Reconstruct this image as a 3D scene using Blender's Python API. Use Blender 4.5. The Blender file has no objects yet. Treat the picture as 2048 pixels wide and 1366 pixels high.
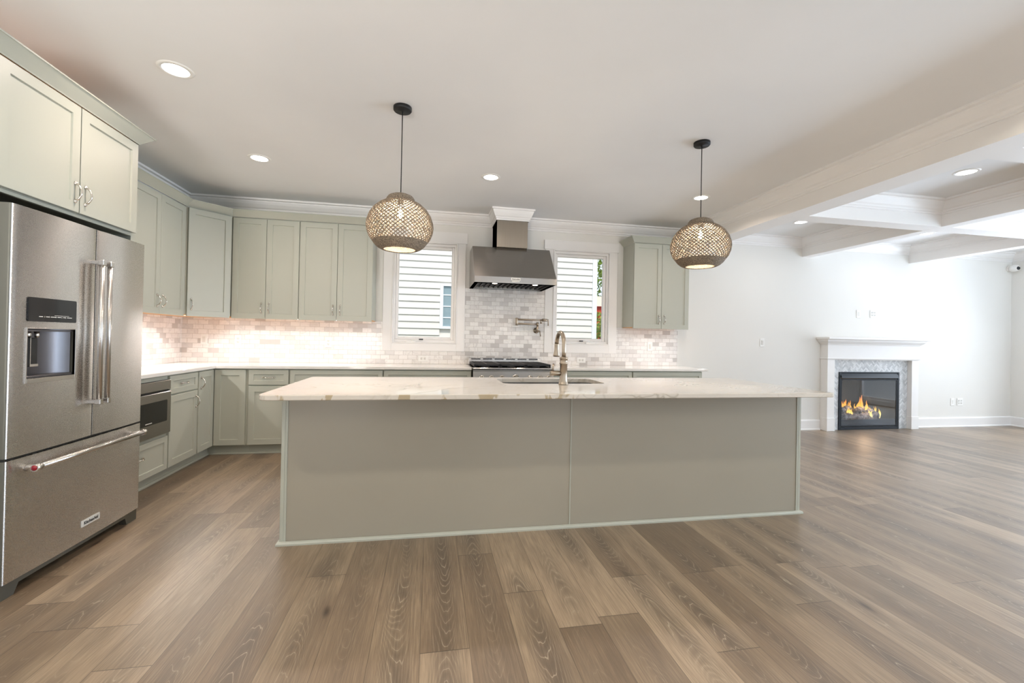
import bpy, bmesh, math, random
from mathutils import Vector, Matrix
import numpy as np
PI = math.pi
random.seed(7)
S = bpy.context.scene
C = S.collection

# ------------------------------------------------------------------ camera, sky, sun, exposure
CAM = dict(x=2.7423, y=-5.5273, z=1.2382, yaw=.1851, pitch=.0066, roll=.0194, f=881.1666, cx=1026.6522, cy=672.4494)
def make_camera():
    p = CAM
    F = Vector((math.sin(p['yaw'])*math.cos(p['pitch']), math.cos(p['yaw'])*math.cos(p['pitch']), math.sin(p['pitch'])))
    R = Vector((math.cos(p['yaw']), -math.sin(p['yaw']), 0)); U = R.cross(F)
    c, s = math.cos(p['roll']), math.sin(p['roll'])
    r, u = R*c+U*s, U*c-R*s
    cd = bpy.data.cameras.new('camera'); co = bpy.data.objects.new('camera', cd); C.objects.link(co)
    M = Matrix((r, u, -F)).transposed().to_4x4(); M.translation = (p['x'], p['y'], p['z'])
    co.matrix_world = M
    cd.sensor_width = 36; cd.lens = p['f']/2048*36
    cd.shift_x = (1024-p['cx'])/2048; cd.shift_y = (p['cy']-683)/2048
    cd.clip_start = .05; cd.clip_end = 200
    S.camera = co
make_camera()
W = bpy.data.worlds.new('sky'); S.world = W; W.use_nodes = True
bg = W.node_tree.nodes['Background']; bg.inputs[0].default_value = (.80, .90, 1, 1); bg.inputs[1].default_value = 1.25
S.view_settings.view_transform = 'Standard'; S.view_settings.look = 'None'
S.view_settings.exposure = 0.1; S.view_settings.gamma = 1.0; S.view_settings.use_curve_mapping = False
S.cycles.use_denoising = True
S.cycles.max_bounces = 12; S.cycles.diffuse_bounces = 8; S.cycles.glossy_bounces = 4
S.cycles.transparent_max_bounces = 12; S.cycles.sample_clamp_indirect = 6
S.cycles.caustics_reflective = False; S.cycles.caustics_refractive = False

P_CAN = 7.9         # each recessed ceiling light
P_STRIP = 3.0       # per metre of under-cabinet strip
P_PEND = 27.0
P_HOOD = 1.0
def light(name, kind, loc, power, color, rot=(0, 0, 0), parent=None, **kw):
    d = bpy.data.lights.new(name, kind); d.energy = power; d.color = color
    for k, v in kw.items(): setattr(d, k, v)
    o = bpy.data.objects.new(name, d); C.objects.link(o); o.location = loc; o.rotation_euler = rot
    if parent: o.parent = parent
    return o
sun = light('sun', 'SUN', (0, -20, 30), 2.7, (1, .95, .89), (math.radians(38), 0, math.radians(-6)), angle=.02)
rad = math.radians
# per unseen right opening: daylight aimed down, and added fill aimed at the ceiling
for y0, y1, ps, cs, pg, cg in ((-2.7, -.45, 52, (.84, .91, 1), 50, (.74, .84, 1)), (-5.4, -3.2, 105, (.72, .84, 1), 70, (.60, .80, 1)), (-8.1, -5.9, 120, (.68, .82, 1), 70, (.60, .80, 1))):
    light('daylight_fill', 'AREA', (12.65, (y0+y1)/2, 1.4), ps, cs, (0, PI/2-rad(38), 0), shape='RECTANGLE', size=2.2, size_y=2.2, spread=rad(110))
    light('ceiling_fill', 'AREA', (12.65, (y0+y1)/2, .8), pg, cg, (0, PI/2+rad(30), 0), shape='RECTANGLE', size=1.4, size_y=2.2, spread=rad(75))
# the same at the made-up rear openings, all added fill
for x0, x1, ps, pg, cg in ((.5, 1.7, 5, 80, (1, .96, .91)), (4.0, 6.4, 9, 27, (.97, .98, 1)), (9.0, 11.4, 9, 80, (.62, .81, 1))):
    light('daylight_fill', 'AREA', ((x0+x1)/2, -9.2, 1.4), ps, (.85, .92, 1), (PI/2-rad(28), 0, 0), shape='RECTANGLE', size=x1-x0, size_y=2.0, spread=rad(110))
    light('ceiling_fill', 'AREA', ((x0+x1)/2, -9.2, .8), pg, cg, (PI/2+rad(32), 0, 0), shape='RECTANGLE', size=x1-x0, size_y=1.4, spread=rad(70))

# ------------------------------------------------------------------ materials
def lin(c):
    if isinstance(c, str):
        c = [int(c[i:i+2], 16)/255 for i in (0, 2, 4)]
        c = [x/12.92 if x <= .04045 else ((x+.055)/1.055)**2.4 for x in c]
    return (c[0], c[1], c[2], 1)
class NT:
    def __init__(s, name):
        s.m = bpy.data.materials.new(name); s.m.use_nodes = True
        s.t = s.m.node_tree; s.b = s.t.nodes['Principled BSDF']; s.out = s.t.nodes['Material Output']
    def n(s, typ, ins=None, **kw):
        o = s.t.nodes.new(typ)
        for k, v in kw.items(): setattr(o, k, v)
        for k, v in (ins or {}).items(): s.put(o.inputs[k], v)
        return o
    def put(s, sock, v):
        if hasattr(v, 'node'): s.t.links.new(v, sock)
        else: sock.default_value = v
    def m2(s, op, a, b=0.0, c=0.0, clamp=False):
        o = s.n('ShaderNodeMath', operation=op, use_clamp=clamp)
        s.put(o.inputs[0], a); s.put(o.inputs[1], b); s.put(o.inputs[2], c)
        return o.outputs[0]
    def xyz(s, v):
        return s.n('ShaderNodeSeparateXYZ', {0: v}).outputs
    def cmb(s, x=0., y=0., z=0.):
        return s.n('ShaderNodeCombineXYZ', {0: x, 1: y, 2: z}).outputs[0]
    def obj(s): return s.n('ShaderNodeTexCoord').outputs['Object']
    def noise(s, v, scale=1., detail=2., rough=.5, dist=0.):
        return s.n('ShaderNodeTexNoise', {'Vector': v, 'Scale': scale, 'Detail': detail, 'Roughness': rough, 'Distortion': dist}).outputs
    def ramp(s, v, stops):
        r = s.n('ShaderNodeValToRGB', {0: v}); e = r.color_ramp.elements
        while len(e) < len(stops): e.new(.5)
        for q, (p, c) in zip(e, stops): q.position = p; q.color = lin(c) if not isinstance(c, float) else (c, c, c, 1)
        return r.outputs[0]
    def mix(s, f, a, b, mode='MIX'):
        o = s.n('ShaderNodeMix', data_type='RGBA', blend_type=mode)
        for sock, v in ((o.inputs[0], f), (o.inputs[6], a), (o.inputs[7], b)):
            if isinstance(v, (str, tuple, list)): v = lin(v)
            s.put(sock, v)
        return o.outputs[2]
    def rng(s, v, a, b, c, d):
        return s.n('ShaderNodeMapRange', {0: v, 1: a, 2: b, 3: c, 4: d}).outputs[0]
    def bump(s, h, strength=.2, dist=.002):
        s.put(s.b.inputs['Normal'], s.n('ShaderNodeBump', {'Strength': strength, 'Distance': dist, 'Height': h}).outputs[0])
    def set(s, **kw):
        for k, v in kw.items():
            k = {'color': 'Base Color', 'rough': 'Roughness', 'metal': 'Metallic', 'spec': 'Specular IOR Level', 'coat': 'Coat Weight', 'coatr': 'Coat Roughness',
                 'emit': 'Emission Color', 'es': 'Emission Strength', 'trans': 'Transmission Weight', 'aniso': 'Anisotropic', 'alpha': 'Alpha'}[k]
            if isinstance(v, (str, tuple, list)): v = lin(v)
            s.put(s.b.inputs[k], v)
        return s
def paint(name, col, rough=.45, vary=.03, bump=.05, scale=60):
    t = NT(name); v = t.obj(); f = t.noise(v, 1.3, 3)[0]
    c = lin(col)
    t.set(color=t.mix(t.rng(f, .3, .7, 0, 1), tuple(x*(1-vary) for x in c[:3]), tuple(min(1, x*(1+vary)) for x in c[:3])), rough=rough)
    t.bump(t.noise(v, scale, 2)[0], bump, .001)
    return t.m
def plain(name, col, rough=.5, metal=0., **kw):
    t = NT(name); v = t.obj(); f = t.noise(v, 9, 2)[0]; c = lin(col)
    t.set(color=t.mix(f, tuple(x*.94 for x in c[:3]), tuple(min(1, x*1.05) for x in c[:3])), rough=rough, metal=metal, **kw)
    return t.m
def steel(name, col, rough=.28, axis=2, aniso=.5, streak=.10):
    t = NT(name); x, y, z = t.xyz(t.obj())
    k = [300., 300., 300.]; k[axis] = 3.
    v = t.cmb(t.m2('MULTIPLY', x, k[0]), t.m2('MULTIPLY', y, k[1]), t.m2('MULTIPLY', z, k[2]))
    f = t.noise(v, 1, 2)[0]; c = lin(col)
    t.set(color=t.mix(f, tuple(q*(1-streak) for q in c[:3]), tuple(min(1, q*(1+streak)) for q in c[:3])), metal=1., rough=t.rng(f, .2, .8, rough-.02, rough+.02))
    tg = {0: (0., 0., 1.), 1: (0., 0., 1.), 2: (1., 0., 0.)}[axis]
    t.put(t.b.inputs['Tangent'], t.cmb(*tg)); t.set(aniso=aniso)
    return t.m
def emit(name, col, strength):
    t = NT(name); t.set(color=(.9, .9, .9), emit=col, es=strength); return t.m
def glass(name, tint=(1, 1, 1), refl=.07, rough=.0):
    t = NT(name); tr = t.n('ShaderNodeBsdfTransparent', {0: lin(tint)}); gl = t.n('ShaderNodeBsdfGlossy', {'Roughness': rough})
    fc = t.n('ShaderNodeLayerWeight', {0: .5}).outputs['Facing']
    mx = t.n('ShaderNodeMixShader', {0: t.m2('ADD', t.m2('MULTIPLY', t.m2('POWER', fc, 4.), .5), refl), 1: tr.outputs[0], 2: gl.outputs[0]})
    t.put(t.out.inputs[0], mx.outputs[0]); return t.m

def m_floor():
    t = NT('oak_vinyl_planks'); x, y, z = t.xyz(t.obj())
    u = t.m2('DIVIDE', t.m2('SUBTRACT', x, 2.53), .195); row = t.m2('FLOOR', u); fu = t.m2('FRACT', u)
    rr = t.n('ShaderNodeTexWhiteNoise', {'W': row}, noise_dimensions='1D').outputs[0]
    v = t.m2('ADD', t.m2('DIVIDE', y, 1.22), t.m2('MULTIPLY', rr, 7.3)); col = t.m2('FLOOR', v); fv = t.m2('FRACT', v)
    wn = t.n('ShaderNodeTexWhiteNoise', {'Vector': t.cmb(row, col, 3.)}, noise_dimensions='3D')
    r1 = wn.outputs[0]; ca, cb, cc = t.n('ShaderNodeSeparateColor', {0: wn.outputs[1]}).outputs[:3]
    px = t.m2('ADD', x, t.m2('MULTIPLY', ca, 41.)); py = t.m2('ADD', y, t.m2('MULTIPLY', cb, 57.))
    def vec(sx, sy, off=0.): return t.cmb(t.m2('MULTIPLY', px, sx), t.m2('MULTIPLY', py, sy), t.m2('ADD', t.m2('MULTIPLY', cc, 9.), off))
    base = t.ramp(r1, [(0, '76634e'), (.35, '86725c'), (.7, '96826a'), (1, 'a59078')])
    wob = t.m2('MULTIPLY', t.m2('SUBTRACT', t.noise(t.cmb(t.m2('MULTIPLY', ca, 33.), t.m2('MULTIPLY', py, 1.3), 0.), 1, 2)[0], .5), .09)
    cx = t.m2('ADD', t.m2('MULTIPLY', t.m2('SUBTRACT', fu, .5), .195), wob)              # metres off the heart of the plank
    heart = t.m2('MULTIPLY', t.rng(t.m2('ABSOLUTE', cx), .012, .075, 1, 0), t.rng(t.noise(vec(.5, 1.1, 3.), 1, 2)[0], .40, .60, 0, 1))
    kn = t.n('ShaderNodeTexVoronoi', {'Vector': vec(5.2, 1.5, 1.), 'Scale': 1.0, 'Randomness': 1.0}).outputs['Distance']
    kn = t.m2('ADD', kn, t.m2('MULTIPLY', t.m2('SUBTRACT', t.noise(vec(30, 9), 1, 2)[0], .5), .07))
    base = t.mix(t.m2('MULTIPLY', heart, .6), base, '55483b')
    stain = t.noise(vec(4, .8), 1, 3, .6)[0]
    base = t.mix(t.rng(stain, .50, .80, 0, .6), base, '5c4e40')
    base = t.mix(t.rng(stain, .46, .22, 0, .45), base, 'b6a287')
    fine = t.noise(vec(240, 6), 1, 3, .65)[0]
    base = t.mix(t.rng(fine, .36, .56, .40, 0), base, '54473b')
    base = t.mix(t.rng(fine, .56, .74, 0, .22), base, 'c4b59c')
    med = t.noise(vec(60, 1.6, 4.), 1, 2, .5)[0]
    base = t.mix(t.rng(med, .5, .72, 0, .25), base, '5a4c3f')
    sgn = t.m2('SIGN', t.m2('SUBTRACT', cb, .5))
    arc = t.m2('ADD', t.m2('MULTIPLY', t.m2('MULTIPLY', cx, cx), 1150.), t.m2('MULTIPLY', t.m2('MULTIPLY', py, sgn), 13.))
    arc = t.m2('ADD', arc, t.m2('MULTIPLY', t.noise(vec(9, 1.6, 2.), 1, 3, .55)[0], 5.5))
    arc = t.m2('ADD', arc, t.rng(kn, 0., .5, 4., 0.))
    ring = t.m2('ABSOLUTE', t.m2('SINE', t.m2('MULTIPLY', arc, 3.1416)))
    base = t.mix(t.m2('MULTIPLY', t.rng(ring, .45, 1., 0, .45), heart), base, '574a3d')
    base = t.mix(t.m2('MULTIPLY', t.m2('MULTIPLY', t.rng(ring, 0, .20, .62, 0), heart), t.rng(fine, .3, .6, .3, 1)), base, 'cabda6')
    base = t.mix(t.rng(kn, .08, .30, .45, 0), base, '59493a')
    base = t.mix(t.rng(kn, .02, .09, .9, 0), base, '382b21')
    e1 = t.m2('MINIMUM', fu, t.m2('SUBTRACT', 1., fu)); e1 = t.rng(e1, .004, .012, 1, 0)
    e2 = t.m2('MINIMUM', fv, t.m2('SUBTRACT', 1., fv)); e2 = t.rng(e2, .0008, .0022, 1, 0)
    seam = t.m2('MAXIMUM', t.m2('MULTIPLY', e1, .55), t.m2('MULTIPLY', e2, .8))
    base = t.mix(seam, base, '40352b')
    t.set(color=base, rough=t.rng(fine, .2, .8, .44, .34), spec=.5, coat=.6, coatr=.42)
    t.bump(t.m2('SUBTRACT', t.m2('MULTIPLY', fine, .3), seam), .12, .0015)
    return t.m
def m_tile(name, axis):
    t = NT(name); x, y, z = t.xyz(t.obj())
    u = x if axis == 'x' else y
    v = t.cmb(t.m2('ADD', u, 20.), t.m2('SUBTRACT', z, .914-20*.106), 0.)
    b = t.n('ShaderNodeTexBrick', {'Vector': v, 'Color1': (0, 0, 0, 1), 'Color2': (1, 1, 1, 1), 'Mortar': (.5, .5, .5, 1), 'Scale': 1., 'Mortar Size': .0016, 'Mortar Smooth': .25,
               'Bias': 0., 'Brick Width': .107, 'Row Height': .053}, offset=.5, offset_frequency=2, squash=1.)
    r = t.n('ShaderNodeSeparateColor', {0: b.outputs[0]}).outputs[0]
    col = t.ramp(r, [(0, 'e9e5e2'), (.3, 'f1eeeb'), (.55, 'ebe8e4'), (.70, 'd9d5d2'), (.85, 'e6e2df'), (.92, 'cdc8c5'), (1, 'c2bdb9')])
    vn = t.noise(t.cmb(t.m2('ADD', u, t.m2('MULTIPLY', r, 31.)), z, 0.), 14, 5, .6, 1.4)[0]
    col = t.mix(t.rng(vn, .52, .72, 0, .45), col, 'bdbbbb')
    col = t.mix(b.outputs['Fac'], col, 'b8b0a9')
    t.set(color=col, rough=t.m2('ADD', .22, t.m2('MULTIPLY', b.outputs['Fac'], .5)))
    t.bump(t.m2('SUBTRACT', 1., b.outputs['Fac']), .5, .002)
    return t.m
def m_quartz(veins=1.):
    t = NT('white_veined_quartz' if veins else 'white_quartz'); v = t.obj()
    warp = t.noise(v, 1.1, 3)[1]
    vv = t.n('ShaderNodeVectorMath', {0: v, 1: warp}, operation='ADD').outputs[0]
    n = t.noise(t.n('ShaderNodeMapping', {0: vv, 2: (0, 0, .5), 3: (.55, 1.5, 1)}).outputs[0], 1.5, 4, .55, .4)[0]
    band = t.m2('ABSOLUTE', t.m2('SUBTRACT', n, .5))
    msk = t.rng(t.noise(v, 1.7, 2)[0], .42, .62, 0, 1)
    col = t.mix(t.m2('MULTIPLY', t.rng(band, 0, .009, .55*veins, 0), msk), 'cfc8be' if veins else 'e9e6e1', '857862')
    n2 = t.noise(vv, 3.1, 5, .6)[0]
    col = t.mix(t.m2('MULTIPLY', t.rng(t.m2('ABSOLUTE', t.m2('SUBTRACT', n2, .5)), 0, .012, .22*veins, 0), msk), col, 'a89d89')
    if veins:
        x, y, z = t.xyz(v)
        bl = t.rng(t.noise(t.cmb(x, 0., t.m2('MULTIPLY', z, .6)), 7.5, 3, .5, .5)[0], .55, .575, 0, 1)
        bl = t.m2('MULTIPLY', bl, t.m2('MULTIPLY', t.m2('LESS_THAN', y, -2.9765), t.m2('LESS_THAN', x, 3.6)))
        col = t.mix(t.m2('MULTIPLY', bl, .75), col, 'a3906c')
    t.set(color=col, rough=.06, spec=.5)
    return t.m
def m_marble(name, col):
    t = NT(name); v = t.obj(); n = t.noise(v, 30, 5, .6, 1.)[0]; c = lin(col)
    t.set(color=t.mix(t.rng(n, .4, .7, 0, .6), col, tuple(x*.72 for x in c[:3])), rough=.3); return t.m
def m_siding(col):
    t = NT('painted_lap_siding'); x, y, z = t.xyz(t.obj())
    g = t.noise(t.cmb(t.m2('MULTIPLY', x, 3.), y, t.m2('MULTIPLY', z, 90.)), 1, 3)[0]
    t.set(color=t.mix(g, tuple(q*.95 for q in lin(col)[:3]), col), rough=.7); t.bump(g, .1, .002); return t.m
def m_wood(name, a, b):
    t = NT(name); x, y, z = t.xyz(t.obj())
    n = t.noise(t.cmb(t.m2('MULTIPLY', x, 8.), t.m2('MULTIPLY', y, 40.), t.m2('MULTIPLY', z, 40.)), 1, 3)[0]
    t.set(color=t.mix(n, a, b), rough=.5); return t.m
def m_leaf(name, a, b):
    t = NT(name); n = t.noise(t.obj(), 2.2, 3)[0]
    t.set(color=t.mix(t.rng(n, .35, .65, 0, 1), a, b), rough=.6); return t.m
def m_flame():
    t = NT('flame'); z = t.xyz(t.obj())[2]
    c = t.ramp(t.rng(z, .12, .50, 0, 1), [(0, 'fff0b0'), (.35, 'ffc24a'), (.7, 'f2802a'), (1, 'd8552a')])
    t.set(color=(.2, .1, .05), emit=c, es=1.6); t.put(t.b.inputs['Emission Color'], c)
    tr = t.n('ShaderNodeBsdfTransparent'); lw = t.n('ShaderNodeLayerWeight', {0: .45}).outputs['Facing']
    mx = t.n('ShaderNodeMixShader', {0: t.rng(lw, .25, .95, .1, .95), 1: t.b.outputs[0], 2: tr.outputs[0]})
    t.put(t.out.inputs[0], mx.outputs[0]); return t.m
def m_log():
    t = NT('charred_ceramic_log'); v = t.obj(); n = t.noise(v, 16, 6, .7, .6)[0]
    t.set(color=t.ramp(n, [(0, '3a3534'), (.42, '6e6462'), (.55, 'a99d98'), (.75, 'dcd2cb')]), rough=.9); t.bump(n, .9, .02); return t.m
def m_rattan():
    t = NT('woven_rattan'); v = t.obj(); n = t.noise(v, 160, 2)[0]
    t.set(color=t.mix(t.rng(n, .35, .65, 0, 1), '5a4e42', '9c8d79'), rough=.75); t.bump(n, .4, .002); return t.m

M = dict(
    wall=paint('warm_white_wall_paint', 'e6e4df', .6, .012, .04, 90), ceil=paint('flat_ceiling_paint', 'ebebeb', .8, .02, .06, 40),
    trim=paint('white_trim_enamel', 'eeecea', .5, .01, .02), floor=m_floor(), tile_x=m_tile('marble_subway_tile', 'x'), tile_y=m_tile('marble_subway_tile_side', 'y'),
    cab=paint('sage_cabinet_paint', 'b4b6aa', .38, .015, .03, 120), panel=paint('sage_paint_shaded', 'a29c8e', .30, .02, .03, 120),  # panel: the cabinets' sage with the island front's shade put into it
    quartz=m_quartz(1.), wquartz=m_quartz(0.), steel=steel('brushed_stainless', 'd2cfcc', .27, 1, .95, .02), steelv=steel('brushed_stainless_across', '98948f', .26, 0, .8, .02),
    steel_s=plain('satin_stainless', 'cdc9c4', .27, 1.), nickel=plain('brushed_nickel', 'a99c8c', .33, 1.), pull=plain('polished_nickel', 'd8d2ca', .16, 1.),
    fside=plain('fridge_side_gray', '6d6d66', .45, .6), black=plain('black_gloss', '0a0a0b', .08), blackm=plain('black_matte', '141414', .5), iron=plain('cast_iron', '17171a', .55),
    dark=plain('dark_void', '1a120d', .8), dgray=plain('dark_gray', '3a3a3c', .4), red=plain('red_medallion', '8c1020', .15), white=plain('white_plastic', 'f0efec', .35),
    offw=plain('ivory_plastic', 'dedcd6', .4), bwood=m_wood('birch_plywood', 'd9a871', 'c08a52'), rattan=m_rattan(), cordb=plain('black_cord', '0d0d0d', .6),
    can=emit('lamp_lens', (1, .96, .90), 9.), bulb=emit('bulb_filament', (1, .82, .56), 40.), strip=emit('led_strip', (1, .83, .62), 6.), hoodl=emit('hood_lens', (1, .86, .68), 14.),
    glass=glass('window_glass', (1, 1, 1), .02), fglass=glass('fireplace_glass', (.9, .93, .96), .06), bglass=glass('bulb_glass', (1, .97, .9), .03),
    siding=m_siding('e2dfd8'), sgap=plain('house_trim_white', 'e8ebee', .6), leaf=m_leaf('bright_leaves', '5c7a22', 'a9bf55'), leafd=m_leaf('deep_leaves', '2f4a20', '6c8a38'),
    bark=plain('bark', '5a4a3c', .9), redw=plain('red_shed_wall', 'c4371f', .7), pink=plain('pale_pink_roof', 'e8bfae', .7), grass=m_leaf('lawn', '4a4f3c', '6d7258'),
    fbox=plain('firebox_metal', '20252b', .35, .5), fbrick=plain('firebox_brick', '4c555d', .8), log=m_log(), flame=m_flame(), ember=emit('embers', (1, .55, .25), 2.2),
    t1=m_marble('marble_chip_pale', 'd8dadc'), t2=m_marble('marble_chip_white', 'e8eaec'), t3=m_marble('marble_chip_gray', 'c6c9cc'), t4=m_marble('marble_chip_mid', 'd0d3d5'), grout=plain('grout', 'c6c7c8', .8),
    duct=steel('duct_stainless', 'a39a8e', .34, 2), lens=plain('camera_lens', '22272c', .1), purple=emit('dispenser_glow', (.75, .62, 1), .35), dispsteel=plain('dispenser_steel', '6b696c', .35, .9),
    housewin=plain('house_window_pane', '8ea3ab', .15),
)

# ------------------------------------------------------------------ mesh helpers
class MB:
    def __init__(s): s.v = []; s.f = []; s.mi = []; s.sm = []
    def add(s, vs, fs, m=0, smooth=False, mat=None):
        o = len(s.v)
        if mat is not None: vs = [mat @ Vector(q) for q in vs]
        s.v += [tuple(q) for q in vs]
        for f in fs: s.f.append([i+o for i in f]); s.mi.append(m); s.sm.append(smooth)
        return s
    def box(s, x0, x1, y0, y1, z0, z1, bev=0., m=0, mat=None):
        lo = (min(x0, x1), min(y0, y1), min(z0, z1)); hi = (max(x0, x1), max(y0, y1), max(z0, z1))
        if bev <= 0:
            vs = [(a, b, c) for a in (lo[0], hi[0]) for b in (lo[1], hi[1]) for c in (lo[2], hi[2])]
            fs = [(0, 1, 3, 2), (4, 6, 7, 5), (0, 4, 5, 1), (2, 3, 7, 6), (0, 2, 6, 4), (1, 5, 7, 3)]
            return s.add(vs, fs, m, False, mat)
        bev = min(bev, .45*min(hi[i]-lo[i] for i in range(3)))
        vs = []; id = {}
        for sx in (0, 1):
            for sy in (0, 1):
                for sz in (0, 1):
                    sg = (sx, sy, sz)
                    for ax in range(3):
                        p = [hi[i] if sg[i] else lo[i] for i in range(3)]
                        for i in range(3):
                            if i != ax: p[i] += -bev if sg[i] else bev
                        id[sg, ax] = len(vs); vs.append(p)
        fs = []
        for ax in range(3):
            a, b = [i for i in range(3) if i != ax]
            for sg in (0, 1):
                q = []
                for ca, cb in ((0, 0), (1, 0), (1, 1), (0, 1)):
                    k = [0, 0, 0]; k[ax] = sg; k[a] = ca; k[b] = cb; q.append(id[tuple(k), ax])
                fs.append(q)
            for ca in (0, 1):
                for cb in (0, 1):
                    k0 = [0, 0, 0]; k0[a] = ca; k0[b] = cb; k1 = list(k0); k1[ax] = 1
                    fs.append([id[tuple(k0), a], id[tuple(k0), b], id[tuple(k1), b], id[tuple(k1), a]])
        for sx in (0, 1):
            for sy in (0, 1):
                for sz in (0, 1): fs.append([id[(sx, sy, sz), 0], id[(sx, sy, sz), 1], id[(sx, sy, sz), 2]])
        return s.add(vs, fs, m, False, mat)
    def rings(s, rings, m=0, smooth=False, closed=True, cap0=True, cap1=True, mat=None):
        n = len(rings[0]); vs = [p for r in rings for p in r]; fs = []
        for k in range(len(rings)-1):
            for i in range(n if closed else n-1):
                j = (i+1) % n; fs.append((k*n+i, k*n+j, (k+1)*n+j, (k+1)*n+i))
        o = len(s.v); s.add(vs, fs, m, smooth, mat)
        if cap0: s.f.append([o+i for i in range(n)]); s.mi.append(m); s.sm.append(False)
        if cap1: s.f.append([o+(len(rings)-1)*n+i for i in range(n)]); s.mi.append(m); s.sm.append(False)
        return s
    def tube(s, path, rad, seg=8, m=0, caps=True, smooth=True, flat=None, mat=None, closed=False):
        P = [Vector(p) for p in path]; n = len(P)
        R = rad if isinstance(rad, (list, tuple)) else [rad]*n
        up = None; rr = []
        for i in range(n):
            a = P[i-1] if (i or closed) else P[i]; b = P[(i+1) % n] if (i < n-1 or closed) else P[i]
            t = (b-a).normalized()
            if up is None:
                up = Vector((0, 0, 1)) if abs(t.z) < .9 else Vector((1, 0, 0))
            x = t.cross(up).normalized(); up = x.cross(t).normalized()
            fl = 1. if flat is None else flat[i]
            rr.append([P[i]+(x*math.cos(2*PI*k/seg)*R[i]+up*math.sin(2*PI*k/seg)*R[i]*fl) for k in range(seg)])
        if closed: rr.append(rr[0]); caps = False
        return s.rings(rr, m, smooth, True, caps, caps, mat)
    def lathe(s, prof, c=(0, 0, 0), seg=24, m=0, smooth=True, mat=None, caps=True):
        rr = [[(c[0]+r*math.cos(2*PI*k/seg), c[1]+r*math.sin(2*PI*k/seg), c[2]+z) for k in range(seg)] for r, z in prof]
        return s.rings(rr, m, smooth, True, caps, caps, mat)
    def cyl(s, a, b, r, seg=16, m=0, r2=None): return s.tube([a, b], [r, r if r2 is None else r2], seg, m)
    def sweep(s, prof, path, m=0, closed=False, side=1):
        P = [Vector((p[0], p[1])) for p in path]; n = len(P); rr = []
        for i in range(n):
            d0 = (P[i]-P[i-1]).normalized() if (i or closed) else None
            d1 = (P[(i+1) % n]-P[i]).normalized() if (i < n-1 or closed) else None
            nn = [Vector((-d.y, d.x))*side for d in (d0, d1) if d is not None]
            mv = nn[0] if len(nn) == 1 else (nn[0]+nn[1])/(1+nn[0].dot(nn[1]))
            rr.append([(P[i].x+mv.x*o, P[i].y+mv.y*o, z) for o, z in prof])
        if closed: rr.append(rr[0])
        return s.rings(rr, m, False, True, not closed, not closed)
    def prism(s, poly, axis, a, b, m=0):
        def mk(p, w): return {'x': (w, p[0], p[1]), 'y': (p[0], w, p[1]), 'z': (p[0], p[1], w)}[axis]
        return s.rings([[mk(p, a) for p in poly], [mk(p, b) for p in poly]], m)
    def mesh(s, name, mats):
        me = bpy.data.meshes.new(name); me.from_pydata(s.v, [], s.f)
        for q in (mats if isinstance(mats, (list, tuple)) else [mats]): me.materials.append(M[q])
        me.polygons.foreach_set('material_index', s.mi); me.polygons.foreach_set('use_smooth', s.sm)
        bm = bmesh.new(); bm.from_mesh(me); bmesh.ops.recalc_face_normals(bm, faces=bm.faces); bm.to_mesh(me); bm.free()
        return me
    def build(s, name, mats, parent=None, loc=None, rot=None, label=None):
        o = bpy.data.objects.new(name, s.mesh(name, mats)); C.objects.link(o)
        if parent: o.parent = parent
        if loc: o.location = loc
        if rot: o.rotation_euler = rot
        if label: o['label'] = label
        return o
def tag(o, label, cat, group=None, kind=None):
    o['label'] = label; o['category'] = cat
    if group: o['group'] = group
    if kind: o['kind'] = kind
    return o
def thing(name, label, cat, loc=(0, 0, 0), rz=0., group=None):
    o = bpy.data.objects.new(name, None); o.empty_display_size = .1; C.objects.link(o)
    o.location = loc; o.rotation_euler = (0, 0, rz); return tag(o, label, cat, group)
def struct(name, mb, mats, label=None, parent=None):
    o = mb.build(name, mats, parent)
    if not parent: o['kind'] = 'structure'
    if label: o['label'] = label
    return o
def copy_tree(o, parent=None):
    c = o.copy(); C.objects.link(c)
    if parent: c.parent = parent
    for ch in list(o.children): copy_tree(ch, c)
    return c
def text_mesh(mb, txt, size, mat, m=0, bold=.0):
    cu = bpy.data.curves.new('lettering', 'FONT'); cu.body = txt; cu.size = size; cu.align_x = 'CENTER'; cu.align_y = 'CENTER'; cu.extrude = .0004; cu.offset = bold
    ob = bpy.data.objects.new('lettering', cu); C.objects.link(ob)
    me = bpy.data.meshes.new_from_object(ob.evaluated_get(bpy.context.evaluated_depsgraph_get()))
    mb.add([v.co.copy() for v in me.vertices], [list(p.vertices) for p in me.polygons], m, False, mat)
    bpy.data.objects.remove(ob); bpy.data.curves.remove(cu); bpy.data.meshes.remove(me)
def rrect(x0, x1, y0, y1, r, k=6):
    pts = []
    rs = r if isinstance(r, (list, tuple)) else [r]*4
    for (cx, cy, a), q in zip(((x1, y1, 0), (x0, y1, 90), (x0, y0, 180), (x1, y0, 270)), rs):
        sx = -1 if cx == x1 else 1; sy = -1 if cy == y1 else 1
        for i in range(k+1):
            th = math.radians(a+90*i/k); pts.append((cx+sx*q+q*math.cos(th), cy+sy*q+q*math.sin(th)))
    return pts

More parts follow.
